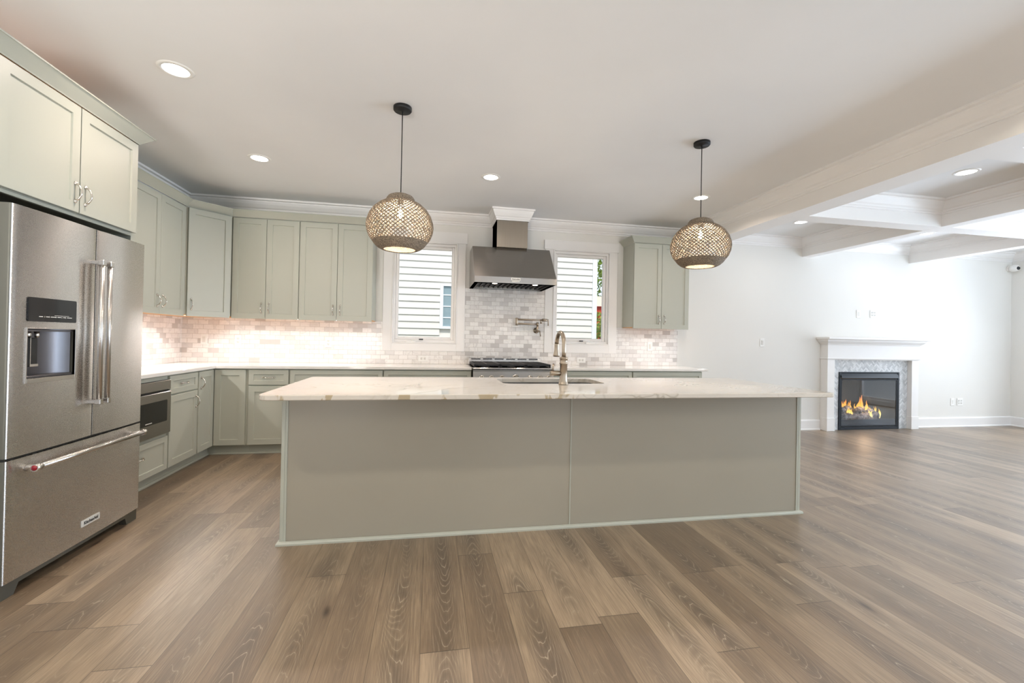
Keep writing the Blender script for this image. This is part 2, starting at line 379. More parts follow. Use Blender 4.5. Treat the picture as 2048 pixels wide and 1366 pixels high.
# ------------------------------------------------------------------ room shell
ZC = 2.774; XR = 11.972; YB = -8.7; T = .16
struct('floor', MB().box(-T, XR+T, YB-T, T, -.1, 0), 'floor', 'wide plank oak floor running toward the back wall')
struct('ceiling', MB().box(-T, XR+T, YB-T, T, ZC, ZC+.15), 'ceil', 'flat off-white ceiling')
def wall_with_holes(axis, pos, thick, a0, a1, z0, z1, holes):
    mb = MB(); cuts = sorted({a0, a1, *[h[0] for h in holes], *[h[1] for h in holes]})
    for p, q in zip(cuts, cuts[1:]):
        zs = sorted([(h[2], h[3]) for h in holes if h[0] <= p and h[1] >= q]); lo = z0
        for b, t in zs+[(z1, None)]:
            if b > lo:
                if axis == 'x': mb.box(p, q, pos, pos+thick, lo, b)
                else: mb.box(pos, pos+thick, p, q, lo, b)
            if t is not None: lo = t
    return mb
W1 = (2.272, 3.055, 1.165, 2.41); W2 = (4.285, 5.062, 1.182, 2.41)
struct('wall_back', wall_with_holes('x', 0, T, -T, XR+T, 0, ZC, [W1, W2, (8.658, 9.670, .04, .80)]), 'wall')
struct('wall_left', MB().box(-T, 0, YB, 0, 0, ZC), 'wall')
RW = [(-2.7, -.45, .10, 2.40), (-5.4, -3.2, .10, 2.40), (-8.1, -5.9, .10, 2.40)]
struct('wall_right', wall_with_holes('y', XR, T, YB, 0, 0, ZC, RW), 'wall')
QW = [(.5, 1.7, .3, 2.25), (4.0, 6.4, .1, 2.25), (9.0, 11.4, .1, 2.25)]  # unseen rear openings, made up so fill light can enter
struct('wall_rear', wall_with_holes('x', YB-T, T, 0, XR, 0, ZC, QW), 'wall')
# plain casings and sashes of the unseen windows; rear ones added to admit fill
k = 3
for y0, y1, z0, z1 in RW:
    mb = MB()
    for a, b, c, d in ((y0-.09, y0, z0-.09, z1+.12), (y1, y1+.09, z0-.09, z1+.12), (y0, y1, z0-.09, z0), (y0, y1, z1, z1+.12)): mb.box(XR-.02, XR, a, b, c, d, .003)
    for a, b, c, d in ((y0, y0+.05, z0, z1), (y1-.05, y1, z0, z1), (y0+.05, y1-.05, z0, z0+.05), (y0+.05, y1-.05, z1-.05, z1), ((y0+y1)/2-.03, (y0+y1)/2+.03, z0+.05, z1-.05)): mb.box(XR+.04, XR+.09, a, b, c, d)
    struct('window_%d' % k, mb, 'trim'); k += 1
for x0, x1, z0, z1 in QW:
    mb = MB()
    for a, b, c, d in ((x0-.09, x0, z0-.09, z1+.12), (x1, x1+.09, z0-.09, z1+.12), (x0, x1, z0-.09, z0), (x0, x1, z1, z1+.12)): mb.box(a, b, YB, YB+.02, c, d, .003)
    for a, b, c, d in ((x0, x0+.05, z0, z1), (x1-.05, x1, z0, z1), (x0+.05, x1-.05, z0, z0+.05), (x0+.05, x1-.05, z1-.05, z1), ((x0+x1)/2-.03, (x0+x1)/2+.03, z0+.05, z1-.05)): mb.box(a, b, YB-.09, YB-.04, c, d)
    struct('window_%d' % k, mb, 'trim'); k += 1

# crown moulding, beams, coffers
CROWN = [(0, ZC-.135), (.012, ZC-.135), (.014, ZC-.118), (.026, ZC-.112), (.032, ZC-.098), (.05, ZC-.088), (.078, ZC-.058), (.094, ZC-.034), (.098, ZC-.022), (.122, ZC-.018), (.124, ZC-.0), (0, ZC)]
BX0, BX1, BZ = 6.155, 6.40, 2.515
struct('beam_1', MB().box(BX0, BX1, YB, 0, BZ, ZC), 'trim', 'long white dropped beam between kitchen and living room')
CX = [(BX1, 8.03), (8.175, 9.93), (10.08, XR)]; CY = [(-1.60, 0), (-3.20, -1.78), (-4.98, -3.38)]
mb = MB()
mb.box(8.03, 8.175, -4.98, 0, BZ, ZC); mb.box(9.93, 10.08, -4.98, 0, BZ, ZC)
struct('beam_2', mb, 'trim', 'coffer beams running toward the fireplace wall')
mb = MB()
for y0, y1 in ((-1.78, -1.60), (-3.38, -3.20), (-5.16, -4.98)):
    for x0, x1 in ((BX1, 8.03), (8.175, 9.93), (10.08, XR)): mb.box(x0, x1, y0, y1, BZ, ZC)
    for x0, x1 in ((8.03, 8.175), (9.93, 10.08)):
        mb.box(x0, x1, y0, y1, BZ-.0005, BZ+.01)
struct('beam_3', mb, 'trim', 'cross beams of the coffered ceiling')
k = 1
def crown_run(path, side, closed=False):
    global k
    struct('trim_%d' % k, MB().sweep(CROWN, path, side=side, closed=closed), 'trim'); k += 1
crown_run([(0, -8.6), (0, 0), (3.47, 0)], -1)
struct('trim_%d' % k, MB().sweep([(o_*.52, z_) for o_, z_ in CROWN], [(3.478, 0), (3.478, -.402), (3.862, -.402), (3.862, 0)], side=-1), 'trim'); k += 1      # around the hood duct
crown_run([(3.87, 0), (BX0, 0), (BX0, -8.6)], -1)
for x0, x1 in CX:
    for y0, y1 in CY: crown_run([(x0, y0), (x1, y0), (x1, y1), (x0, y1)], 1, True)
BASE = [(0, 0), (.028, 0), (.028, .012), (.018, .022), (.018, .132), (.012, .145), (0, .150)]
struct('baseboard_back', MB().sweep(BASE, [(6.10, 0), (8.36, 0)], side=-1), 'trim')
struct('baseboard_right', MB().sweep(BASE, [(9.985, 0), (XR, 0), (XR, -.36)], side=-1), 'trim')

# kitchen windows
def kitchen_window(n, hole, T0, T1, zb, zt, crank_x, crank_dir):
    x0, x1, z0, z1 = hole
    c = MB(); y = -.02
    c.box(T0, x0, y, -.0005, zb, z1, .003).box(x1, T1, y, -.0005, zb, z1, .003).box(x0, x1, y, -.0005, zb, z0, .003)
    c.box(T0-.018, T1+.018, y-.006, -.0005, z1, zt, .003)
    for a, b, p, q in ((x0, x0+.014, z0, z1), (x1-.014, x1, z0, z1), (x0+.014, x1-.014, z0, z0+.014), (x0+.014, x1-.014, z1-.014, z1)): c.box(a, b, y-.008, .03, p, q, .004)
    w = struct('window_%d' % n, c, 'trim')
    f = MB()
    a, b, p, q = x0+.014, x1-.014, z0+.014, z1-.014
    for X0, X1, Z0, Z1 in ((a, a+.022, p, q), (b-.022, b, p, q), (a+.022, b-.022, p, p+.03), (a+.022, b-.022, q-.03, q)): f.box(X0, X1, .005, .10, Z0, Z1, .003)
    f.build('window_frame', 'trim', w)
    s_ = MB(); A, B, Pz, Q = a+.022, b-.022, p+.03, q-.03
    for X0, X1, Z0, Z1 in ((A, A+.036, Pz, Q), (B-.036, B, Pz, Q), (A+.036, B-.036, Pz, Pz+.036), (A+.036, B-.036, Q-.036, Q)): s_.box(X0, X1, .035, .085, Z0, Z1, .006)
    s_.build('window_sash', 'trim', w)
    MB().box(A+.036, B-.036, .058, .062, Pz+.036, Q-.036).build('window_glass', 'glass', w)
    h = MB(); hx = crank_x
    h.box(hx-.06, hx+.06, -.028, .0, p-.004, p+.022, .008)
    h.tube([(hx, -.02, p+.022), (hx+crank_dir*.05, -.03, p+.034), (hx+crank_dir*.11, -.026, p+.034)], [.007, .006, .006], 8)
    h.build('window_crank', 'white', w)
    MB().tube([(hx+crank_dir*.10, -.026, p+.034), (hx+crank_dir*.15, -.026, p+.034)], .008, 8).build('crank_knob', 'dgray', w)
kitchen_window(1, W1, 2.165, 3.153, 1.071, 2.544, 2.50, 1)
kitchen_window(2, W2, 4.178, 5.168, 1.071, 2.53, 4.80, -1)

# ------------------------------------------------------------------ backsplash tile
def splash(mb, x0, x1, z0, z1): mb.box(x0, x1, -.010, -.0005, z0, z1)
mb = MB()
splash(mb, .0105, 2.165, .914, 1.42); splash(mb, 2.165, 3.153, .914, 1.071); splash(mb, 3.153, 4.178, .914, 1.87); splash(mb, 4.178, 5.168, .914, 1.071); splash(mb, 5.168, 6.062, .914, 1.42)
o = mb.build('backsplash', 'tile_x'); tag(o, 'white and gray marble subway tile backsplash along the window wall', 'backsplash', kind='structure')
o = MB().box(.0005, .0105, -2.15, -.0005, .914, 1.42).build('backsplash', 'tile_y'); tag(o, 'short marble subway tile backsplash beside the refrigerator', 'backsplash', kind='structure')

# ------------------------------------------------------------------ cabinet kit
def shaker(w, h, t=.02, rail=.057, rec=.009):
    """a shaker panel in local x 0..w, z 0..h, back at y=0, face at y=-t"""
    mb = MB(); c = .0022
    def rc(i, y): return [(i, y, i), (w-i, y, i), (w-i, y, h-i), (i, y, h-i)]
    mb.rings([rc(0, 0), rc(0, -t+c), rc(c, -t), rc(rail, -t), rc(rail+.003, -t+rec)], 0, False, True, True, True)
    return mb
def pull(L=.10, out=.030):
    """bow pull along local z, mounted on y=0, bowing toward -y"""
    mb = MB(); P = []; R = []; n = 14
    for i in range(n+1):
        u = i/n; z = (u-.5)*L; b = math.sin(PI*u)**.75
        P.append((0, -.004-out*b, z+(.004 if i == 0 else -.004 if i == n else 0))); R.append(.0042+.0012*abs(math.cos(PI*u))**2)
    mb.tube(P, R, 8)
    for s_ in (-1, 1):
        z = s_*L/2
        mb.lathe([(.001, .004), (.0055, .004), (.0085, .0), (.0075, -.003), (.006, -.007)], mat=Matrix.Translation((0, -.0035, z)) @ Matrix.Rotation(PI/2, 4, 'X') @ Matrix.Scale(1.5, 4, (0, 1, 0)), seg=12)
        mb.lathe([(.001, -.007), (.006, -.003), (.0075, 0), (.006, .005), (.001, .008)], c=(0, -.006, z-s_*.0), seg=10)
    return mb
PULL = pull().mesh('handle', 'pull')
def add_pull(door, x, z, horizontal=False, t=.02):
    o = bpy.data.objects.new('handle', PULL); C.objects.link(o); o.parent = door; o.location = (x, -t, z)
    if horizontal: o.rotation_euler = (0, PI/2, 0)
    o['label'] = 'polished nickel bow handle'
def cab_door(root, x, z, w, h, pull_at=None, horizontal=False, name='door', rail=.057):
    d = shaker(w, h, rail=rail).build(name, 'cab', root, (x, 0, z))
    if pull_at: add_pull(d, pull_at[0], pull_at[1], horizontal)
    return d
ZU, ZD = 1.405, 2.497
CCROWN = [(0, 0), (.004, .0), (.007, .006), (.056, .056), (.060, .060), (.066, .060), (.066, .068), (0, .068)]
def upper(name, label, x0, y0, rz, w, depth, doors, zb=ZU, zt=ZD, cat='cabinet', group='upper wall cabinets', under=True):
    r = thing(name, label, cat, (x0, y0, zb), rz, group)
    b = MB(); b.box(0, w, .0, depth, .018, zt-zb, .001); b.box(.002, w-.002, .004, depth-.002, .010, .018, 0, 1)
    b.build('cabinet_body', ['cab', 'bwood'], r)
    for (dx, dw, px) in doors:
        cab_door(r, dx, 0, dw, zt-zb-.009, (px, .118))
    return r
# left run, faces +x: local x -> +y world, local -y -> +x
RX = PI/2
upper('wall_cabinet', 'two-door upper sage cabinet on the left wall between the refrigerator cabinet and the corner', .314, -1.446, RX, .810, .312, [(.006, .398, .358), (.408, .398, .04)])
dg = thing('corner_wall_cabinet', 'single-door upper sage cabinet set diagonally across the corner', 'cabinet', (.334, -.6256, ZU), PI/4, 'upper wall cabinets')
dw = math.hypot(.6256-.334, .6256-.334)
b = MB()
s2 = math.sqrt(.5)
def dl(x, y): # world -> local of the diagonal unit
    dx, dy = x-.334, y+.6256; return (dx*s2+dy*s2, -dx*s2+dy*s2)
poly = [dl(.320, -.6296), dl(.6216, -.328), dl(.6216, -.002), dl(.002, -.002), dl(.002, -.6296)]
poly = [(p[0], p[1]) for p in poly]
b.prism(poly, 'z', .018, ZD-ZU); b.prism([(p[0]*.99+.002, p[1]*.985+.004) for p in poly], 'z', .010, .018, 1)
b.build('cabinet_body', ['cab', 'bwood'], dg)
cab_door(dg, .012, 0, dw-.024, ZD-ZU-.009, (.036, .118))
upper('wall_cabinet', 'two-door upper sage cabinet on the window wall next to the diagonal corner cabinet', .6276, -.307, 0, .674, .305, [(.004, .333, .297), (.341, .329, .036)])
upper('wall_cabinet', 'two-door upper sage cabinet left of the left window', 1.3036, -.307, 0, .778, .305, [(.003, .392, .356), (.399, .376, .036)])
rc = upper('wall_cabinet', 'two-door upper sage cabinet right of the right window behind the right pendant', 5.254, -.307, 0, .773, .305, [(.004, .381, .345), (.389, .381, .036)])
# crown of the right unit belongs to it; the left run shares one continuous crown
MB().sweep([(o_, z+ZD-ZU) for o_, z in CCROWN], [(0, .305), (0, -.018), (.773, -.018), (.773, .305)], side=-1).build('cabinet_crown', 'cab', rc)
mb = MB().sweep([(o_, z+ZD) for o_, z in CCROWN], [(.332, -1.60), (.332, -.6256), (.6256, -.326), (2.082, -.326), (2.082, -.002)], side=-1)
o = mb.build('cabinet_crown', 'cab'); tag(o, 'sage crown strip along the tops of the corner run of upper cabinets', 'molding')
# tall cabinet over the refrigerator
fr = thing('fridge_cabinet', 'deep two-door sage cabinet above the refrigerator with side panel', 'cabinet', (.768, -3.18, 0), RX, 'upper wall cabinets')
b = MB(); b.box(.022, 1.002, .002, .764, 1.895, 2.497, .001); b.box(.03, .99, .02, .75, 2.497, 2.558, 0, 1)  # plywood top raised to bounce warm light onto the ceiling
b.build('cabinet_body', ['cab', 'bwood'], fr)
MB().box(1.006, 1.028, .004, .764, 0.002, 2.497, .001).build('side_panel', 'cab', fr)
MB().box(.0, .020, .004, .764, 0.002, 2.497, .001).build('side_panel', 'cab', fr)
MB().box(.024, 1.004, .0, .02, 1.876, 1.894, .002).build('bottom_rail', 'cab', fr)
cab_door(fr, .048, 1.898, .482, .594, (.449, .108)); cab_door(fr, .537, 1.898, .484, .594, (.033, .108))
MB().sweep([(o_*1.0, z*1.0+2.497) for o_, z in CCROWN], [(0, .764), (0, -.018), (1.028, -.018), (1.028, .50)], side=-1).build('cabinet_crown', 'cab', fr)

def base_cab(label, x0, y0, rz, w, fronts, depth=.582, name='base_cabinet'):
    r = thing(name, label, 'cabinet', (x0, y0, 0), rz, 'base cabinets')
    b = MB(); b.box(0, w, 0, depth, .10, .882, .001); b.box(0, w, .06, depth, 0.0, .10)
    b.build('cabinet_body', 'cab', r)
    for (kind, x, z, ww, hh, pa) in fronts:
        hor = kind == 'drawer'
        cab_door(r, x, z, ww, hh, pa, hor, kind, rail=.045 if hor else .057)
    return r
mw = base_cab('sage base cabinet holding the microwave, with a drawer below it', .585, -2.148, RX, .772,
         [('drawer', .02, .105, .742, .275, (.371, .17))])
MB().box(.004, .138, -.018, 0, .41, .874, .002).build('filler', 'cab', mw); MB().box(.138, .765, -.004, 0, .848, .876).build('rail', 'cab', mw)
MB().box(.138, .765, -.004, 0, .388, .405).build('rail', 'cab', mw)
base_cab('narrow sage base cabinet with one drawer over one door, beside the microwave', .585, -1.376, RX, .462,
         [('drawer', .006, .718, .45, .155, (.225, .078)), ('door', .006, .105, .45, .600, (.418, .50))])
cc = thing('corner_base_cabinet', 'corner sage base cabinet with two narrow doors meeting at the inside corner', 'cabinet', (0, 0, 0), 0, 'base cabinets')
b = MB(); b.prism([(.002, -.913), (.585, -.913), (.585, -.585), (.913, -.585), (.913, -.002), (.002, -.002)], 'z', .10, .882)
b.prism([(.002, -.913), (.525, -.913), (.525, -.525), (.913, -.525), (.913, -.002), (.002, -.002)], 'z', 0, .10)
b.build('cabinet_body', 'cab', cc)
d = shaker(.285, .768).build('door', 'cab', cc, (.585, -.896, .105), (0, 0, RX)); add_pull(d, .034, .66)
shaker(.287, .768).build('door', 'cab', cc, (.607, -.585, .105))
base_cab('sage base cabinet with drawer over door right of the corner, beside the island end', .914, -.585, 0, .392,
         [('drawer', .007, .718, .378, .155, (.189, .078)), ('door', .007, .105, .378, .600, (.345, .50))])
def drawers(w): return [('drawer', .006, .70, w-.012, .172, None), ('drawer', .006, .41, w-.012, .28, None), ('drawer', .006, .105, w-.012, .295, None)]
base_cab('wide sage drawer cabinet under the left window, first from the corner', 1.308, -.585, 0, .938, drawers(.938))
base_cab('wide sage drawer cabinet just left of the range', 2.248, -.585, 0, .950, drawers(.950))
base_cab('wide sage drawer cabinet just right of the range under the right window', 4.130, -.585, 0, .994, drawers(.994))
base_cab('wide sage drawer cabinet at the right end of the back counter', 5.126, -.585, 0, .926, drawers(.926))
SHOE = [(0, .0), (.016, 0), (.016, .010), (.010, .018), (0, .020)]
struct('trim_shoe', MB().sweep(SHOE, [(.525, -2.145), (.525, -.525), (3.19, -.525)], side=-1), 'cab')

# countertops
o = MB(); pts = [(.011, -2.150), (.622, -2.150), (.622, -.622), (3.197, -.622), (3.197, -.011), (.011, -.011)]
def inset(p, d):
    out = []
    n = len(p)
    for i in range(n):
        a, b_, c = Vector(p[i-1]), Vector(p[i]), Vector(p[(i+1) % n]); d0 = (b_-a).normalized(); d1 = (c-b_).normalized()
        n0 = Vector((-d0.y, d0.x)); n1 = Vector((-d1.y, d1.x)); mv = (n0+n1)/(1+n0.dot(n1)); out.append((b_.x+mv.x*d, b_.y+mv.y*d))
    return out
def slab(p, z0, z1, e=.003):
    mb = MB(); i = inset(p, e)
    return mb.rings([[(x, y, z0) for x, y in i], [(x, y, z0+e) for x, y in p], [(x, y, z1-e) for x, y in p], [(x, y, z1) for x, y in i]])
o = slab(pts, .884, .914).build('countertop', 'wquartz'); tag(o, 'white quartz worktop wrapping the corner from refrigerator to range', 'countertop')
o = slab([(4.129, -.622), (6.110, -.622), (6.110, -.011), (4.129, -.011)], .884, .914).build('countertop', 'wquartz'); tag(o, 'white quartz worktop right of the range under the right window', 'countertop')

# ------------------------------------------------------------------ refrigerator (faces +x)
FX = .8594
fg = thing('refrigerator', 'stainless french-door refrigerator with water dispenser and bottom freezer drawer', 'refrigerator', (FX, -3.142, 0), RX)
# local: x = y_world+3.142 , y = FX - x_world (positive into the body), z
FW = .952
MB().box(.012, FW-.012, .075, .80, .06, 1.775, .004).build('fridge_body', 'fside', fg)
SPL = .517
MB().box(SPL-.0025, SPL+.0025, .0016, .074, .65, 1.81).build('gap_shade', 'blackm', fg)  # dark fill standing in for shade in the gap between doors
MB().box(.004, FW-.004, .003, .074, .6365, .6475).build('gap_shade', 'blackm', fg)  # same painted shade in the gap above the freezer drawer
BOW = .007
def fdoor(x0, x1, z0, z1, holes=None, rl=.012, rrr=.012):
    """stainless slab with rounded vertical edges and a gently bowed face, from y=0 back to y=.07"""
    mb = MB(); t = .07; k = 4; c = (x0+x1)/2; h = (x1-x0)/2
    arcL = [(x0+rl-rl*math.cos(PI/2*i/k), rl-rl*math.sin(PI/2*i/k)) for i in range(k+1)]
    arcR = [(x1-rrr+rrr*math.sin(PI/2*i/k), rrr-rrr*math.cos(PI/2*i/k)) for i in range(k+1)]
    bow = lambda x: -BOW*(1-((x-c)/h)**2)
    front = lambda a, b_, n: [(a+(b_-a)*i/n, bow(a+(b_-a)*i/n)) for i in range(1, n)]
    back = [(x1, t), (x0, t)]; L, R = arcL[-1][0], arcR[0][0]
    if not holes: mb.prism(arcL+front(L, R, 24)+arcR+back, 'z', z0, z1)
    else:
        hx0, hx1, hz0, hz1, dep = holes
        for a, b_ in ((z0, hz0), (hz1, z1)): mb.prism(arcL+front(L, R, 24)+arcR+back, 'z', a, b_)
        mb.prism(arcL+front(L, hx0, 6)+[(hx0, bow(hx0)), (hx0, t), (x0, t)], 'z', hz0, hz1); mb.prism([(hx1, bow(hx1))]+front(hx1, R, 8)+arcR+[(x1, t), (hx1, t)], 'z', hz0, hz1)
    mb.sm = [True]*len(mb.sm)
    return mb
def crisp(o):
    o.data.set_sharp_from_angle(angle=math.radians(25))
    o.data.materials.append(M['fside'])
    for p in o.data.polygons:
        if p.normal.x < -.6: p.material_index = 1  # left-facing edges darkened, which also deepens the gap shade
DH = (.087, .373, 1.004, 1.243, .07)
dl_ = fdoor(0, SPL-.003, .648, 1.815, DH, .012, .001).build('door', 'steel', fg)
dr_ = fdoor(SPL+.003, FW, .648, 1.815, None, .001, .012).build('door', 'steel', fg)
# dispenser bay
n_ = 10; bx0, bx1, bz0, bz1 = DH[0], DH[1], DH[2], DH[3]
mb = MB()
arc = [(bx0+.006+(bx1-bx0-.012)*i/n_, .012+.058*math.sin(PI*i/n_)**.6) for i in range(n_+1)]
mb.rings([[(x, y, bz0) for x, y in arc], [(x, y, bz1) for x, y in arc]], 0, True, False, False, False)
mb.box(bx0, bx1, .004, .068, bz1-.012, bz1-.004); mb.box(bx0, bx1, .002, .068, bz0, bz0+.012, .002)
mb.build('dispenser_bay', 'dispsteel', dl_)
mb = MB()
for a, b_, c, d in ((bx0-.008, bx0, bz0-.022, bz1+.006), (bx1, bx1+.008, bz0-.022, bz1+.006), (bx0, bx1, bz1, bz1+.006), (bx0, bx1, bz0-.022, bz0)): mb.box(a, b_, -.009, .004, c, d, .001)
mb.build('dispenser_trim', 'steel_s', dl_)
mb = MB(); mb.box(bx0+.012, bx0+.085, .012, .035, 1.060, 1.200, .004); mb.box(bx0+.038, bx0+.042, .009, .013, 1.060, 1.200, 0, 1); mb.box(bx0+.042, bx0+.085, .0095, .0125, 1.060, 1.072, 0, 1)
mb.build('dispenser_paddle', ['blackm', 'steel_s'], dl_, label='black dispenser paddle')
for a, q in ((.05, .013), (.10, .010)): MB().lathe([(q*.7, 0), (q, .01), (q, .03)], c=(bx0+a, .03, bz1-.043), seg=14).build('dispenser_nozzle', 'steel_s', dl_)
mb = MB(); pp = rrect(.087, .375, 1.279, 1.395, .008)
mb.rings([[(x, .001, z) for x, z in pp], [(x, -.0088, z) for x, z in pp]])
for i, (a, w_) in enumerate(((.145, .022), (.185, .016), (.212, .034), (.252, .022), (.288, .016), (.312, .032))):
    mb.box(a, a+w_, -.0095, -.0086, 1.302, 1.3055, 0, 1)
    if i: mb.box(a-.009, a-.0075, -.0095, -.0086, 1.300, 1.3075, 0, 1)
mb.box(.235, .325, -.0095, -.0086, 1.311, 1.3125, 0, 1)
mb.build('control_panel', ['black', 'offw'], dl_, label='black touch control panel')
def bar_handle(x, z0, z1, door):
    mb = MB(); y = -.049
    mb.cyl((x, y, z0+.01), (x, y, z1-.01), .0125, 18)
    for z, s_ in ((z0, 1), (z1, -1)):
        mb.box(x-.014, x+.014, y-.014, y+.014, z, z+s_*.03, .003); mb.box(x-.011, x+.011, y, .001, z+s_*.004, z+s_*.026, .003)
    mb.build('door_handle', 'steel_s', door, label='polished vertical bar handle')
bar_handle(.492, .825, 1.640, dl_); bar_handle(.554, .825, 1.640, dr_)
fz = fdoor(0, FW, .075, .636).build('freezer_drawer', 'steel', fg); crisp(fz); crisp(dl_); crisp(dr_)
mb = MB(); y = -.057; z = .586
mb.cyl((.095, y, z), (.880, y, z), .0135, 18); mb.cyl((.075, y, z), (.11, y, z), .017, 20); mb.cyl((.865, y, z), (.893, y, z), .017, 20)
for x in (.105, .868): mb.tube([(x, y+.002, z), (x, y+.045, z), (x, .002, z-.012)], [.011, .011, .013], 10)
mb.build('drawer_handle', 'steel_s', fz, label='polished horizontal bar handle')
MB().lathe([(.001, .003), (.011, .0025), (.013, 0), (.013, -.002)], mat=Matrix.Translation((.074, y, z)) @ Matrix.Rotation(-PI/2, 4, 'Y'), seg=20).build('medallion', 'red', fz, label='round red medallion on the handle end')
mb = MB(); mb.box(.446, .583, -.011, .001, .150, .187, .0015)
TXT = Matrix.Rotation(PI/2, 4, 'X')
text_mesh(mb, 'KitchenAid', .0235, Matrix.Translation((.5145, -.0116, .168)) @ TXT, 1, .0006)
mb.build('badge', ['offw', 'blackm'], fz, label='silver KitchenAid name plate')
mb = MB(); mb.prism([(.004, .0), (.075, .0), (.10, .045), (.84, .045), (.855, .0), (FW-.004, .0), (FW-.004, .072), (.004, .072)], 'y', .012, .05)
mb.build('base_grille', 'fside', fg, label='gray plastic base with feet')
for a in (.004, FW-.09): MB().box(a, a+.086, .075, .16, 1.776, 1.80, .006).build('hinge_cover', 'fside', fg)

# microwave drawer (faces +x), local x = y+1.998
mwv = thing('microwave', 'stainless built-in microwave drawer with black glass window', 'microwave', (.605, -1.998, 0), RX)
MB().box(.004, .616, .004, .02, .412, .846).build('microwave_body', 'blackm', mwv)
mb = MB(); mb.box(.0, .618, -.012, .004, .768, .846, .003); mb.build('control_panel', 'steelv', mwv)
mb = MB(); mb.box(.02, .36, -.008, .003, .756, .766, .001); mb.build('vent', 'blackm', mwv)
dd = MB(); dd.box(0, .618, -.016, .004, .410, .754, .004); dd = dd.build('door', 'steelv', mwv)
mb = MB(); pp = rrect(.06, .562, .515, .688, .008); mb.rings([[(x, -.0155, z) for x, z in pp], [(x, -.0175, z) for x, z in pp]]); mb.build('door_window', 'black', dd, label='black glass window')
mb = MB(); mb.box(.28, .36, -.0185, -.0174, .528, .534); mb.build('lettering', 'offw', dd)

# ------------------------------------------------------------------ range
rg = thing('range', 'stainless gas range with black cast iron grates between the back counters', 'range', (3.205, -.66, 0), 0)
RWD = .918   # width ; local y: 0 at front plane, positive toward wall
MB().box(.002, RWD-.002, .02, .635, .09, .90, .002).build('range_body', 'steelv', rg)
mb = MB(); mb.box(0, RWD, -.030, .03, .895, .917, .008); mb.box(.0, RWD, .03, .60, .90, .914, .001); mb.build('cooktop', 'steel', rg)
mb = MB(); mb.prism([(-.028, .893), (-.028, .872), (-.045, .775), (.02, .775), (.02, .893)], 'x', .001, RWD-.001); mb.build('control_panel', 'steelv', rg)
for x in (.098, .207, .322, .478, .640, .755, .857):
    big = x == .478; r_ = .036 if big else .026
    kb = MB(); kb.lathe([(r_+.006, 0), (r_+.006, .006), (r_, .008), (r_, .012)], seg=24); kb.lathe([(r_*.8, .012), (r_*.78, .036), (r_*.7, .040)], seg=24); kb.box(-.006, .006, -r_*.7, r_*.7, .036, .046, .002)
    kb.build('knob', 'pull', rg, (x, -.037, .806), (PI/2+.17, 0, 0))
mb = MB(); mb.box(.004, RWD-.004, -.028, .02, .20, .765, .006); od = mb.build('oven_door', 'steelv', rg)
mb = MB(); mb.cyl((.06, -.09, .71), (RWD-.06, -.09, .71), .013); mb.box(.10, .12, -.085, -.025, .70, .72); mb.box(RWD-.12, RWD-.10, -.085, -.025, .70, .72); mb.build('oven_handle', 'steel_s', od)
MB().box(.004, RWD-.004, -.02, .02, .095, .19, .004).build('kick_drawer', 'steelv', rg)
for x in (.05, RWD-.05):
    for y in (.06, .58): MB().lathe([(.02, 0), (.02, .09)], c=(x, y, 0), seg=10).build('foot', 'blackm', rg)
mb = MB(); mb.box(0, RWD, .595, .648, .90, .998, .004)
for i in range(6):
    a = .035+i*.146; mb.box(a, a+.115, .5935, .5945+.003, .978, .990, 0, 1)
for i in range(6):
    a = .035+i*.146; mb.box(a, a+.115, .60, .63, .9975, .9985, 0, 1)
mb.build('backguard', ['steel', 'blackm'], rg)
for gi in range(3):
    gx = .018+gi*.296; gw = .288; mb = MB(); z0, z1 = .938, .955
    for a in (0, gw-.016): mb.box(gx+a, gx+a+.016, .03, .57, .924, z1, .003)
    for y_ in (.03, .294, .554): mb.box(gx+.016, gx+gw-.016, y_, y_+.016, z0-.006, z1, .003)
    for y_ in (.10, .165, .23, .36, .425, .49): mb.box(gx+.016, gx+gw-.016, y_, y_+.010, z0, z1, .002)
    mb.box(gx+gw/2-.006, gx+gw/2+.006, .046, .554, z0, z1, .002)
    for a in (0, gw-.016):
        for y_ in (.03, .554): mb.box(gx+a, gx+a+.016, y_, y_+.016, .914, .94)
    mb.build('grate', 'iron', rg)
    for y_ in (.165, .43):
        MB().lathe([(.045, 0), (.045, .008), (.034, .010), (.034, .018), (.02, .021)], c=(gx+gw/2, y_, .914), seg=20).build('burner', 'iron', rg)

# ------------------------------------------------------------------ hood
hd = thing('range_hood', 'stainless pyramid range hood above the stove between the windows', 'range hood', (3.202, 0, 1.86), 0)
HW = .932
def hp(y, z): return (y, z)
mb = MB()
side = [(-.002, 0), (-.695, 0), (-.695, .068), (-.364, .461), (-.002, .461)]
# shell: front lip, sloped front, top, sides - open below
th = .006
mb.prism([(-.695, 0), (-.695, .068), (-.689, .068), (-.689, 0)], 'x', 0, HW)
mb.prism([(-.695, .068), (-.364, .461), (-.364, .453), (-.689, .066)], 'x', 0, HW)
mb.prism([(-.364, .461), (-.002, .461), (-.002, .453), (-.364, .453)], 'x', 0, HW)
for a in (0, HW-th): mb.prism([(-.0025, .001), (-.6895, .001), (-.6895, .067), (-.363, .4535), (-.0025, .4535)], 'x', a, a+th)
mb.box(th, HW-th, -.689, -.645, .0, .006); mb.box(th, HW-th, -.05, -.003, 0, .006)
mb.box(th, .045, -.645, -.05, 0, .006); mb.box(HW-.045, HW-th, -.645, -.05, 0, .006)
mb.build('canopy', 'steelv', hd)
mb = MB(); mb.box(.045, HW-.045, -.60, -.06, .03, .036)
n_ = 15
for i in range(n_):
    a = .05+i*(HW-.11)/(n_-1); mb.box(a, a+.018, -.60, -.08, .010, .028, .002)
mb.build('filter', 'iron', hd, label='black baffle filter')
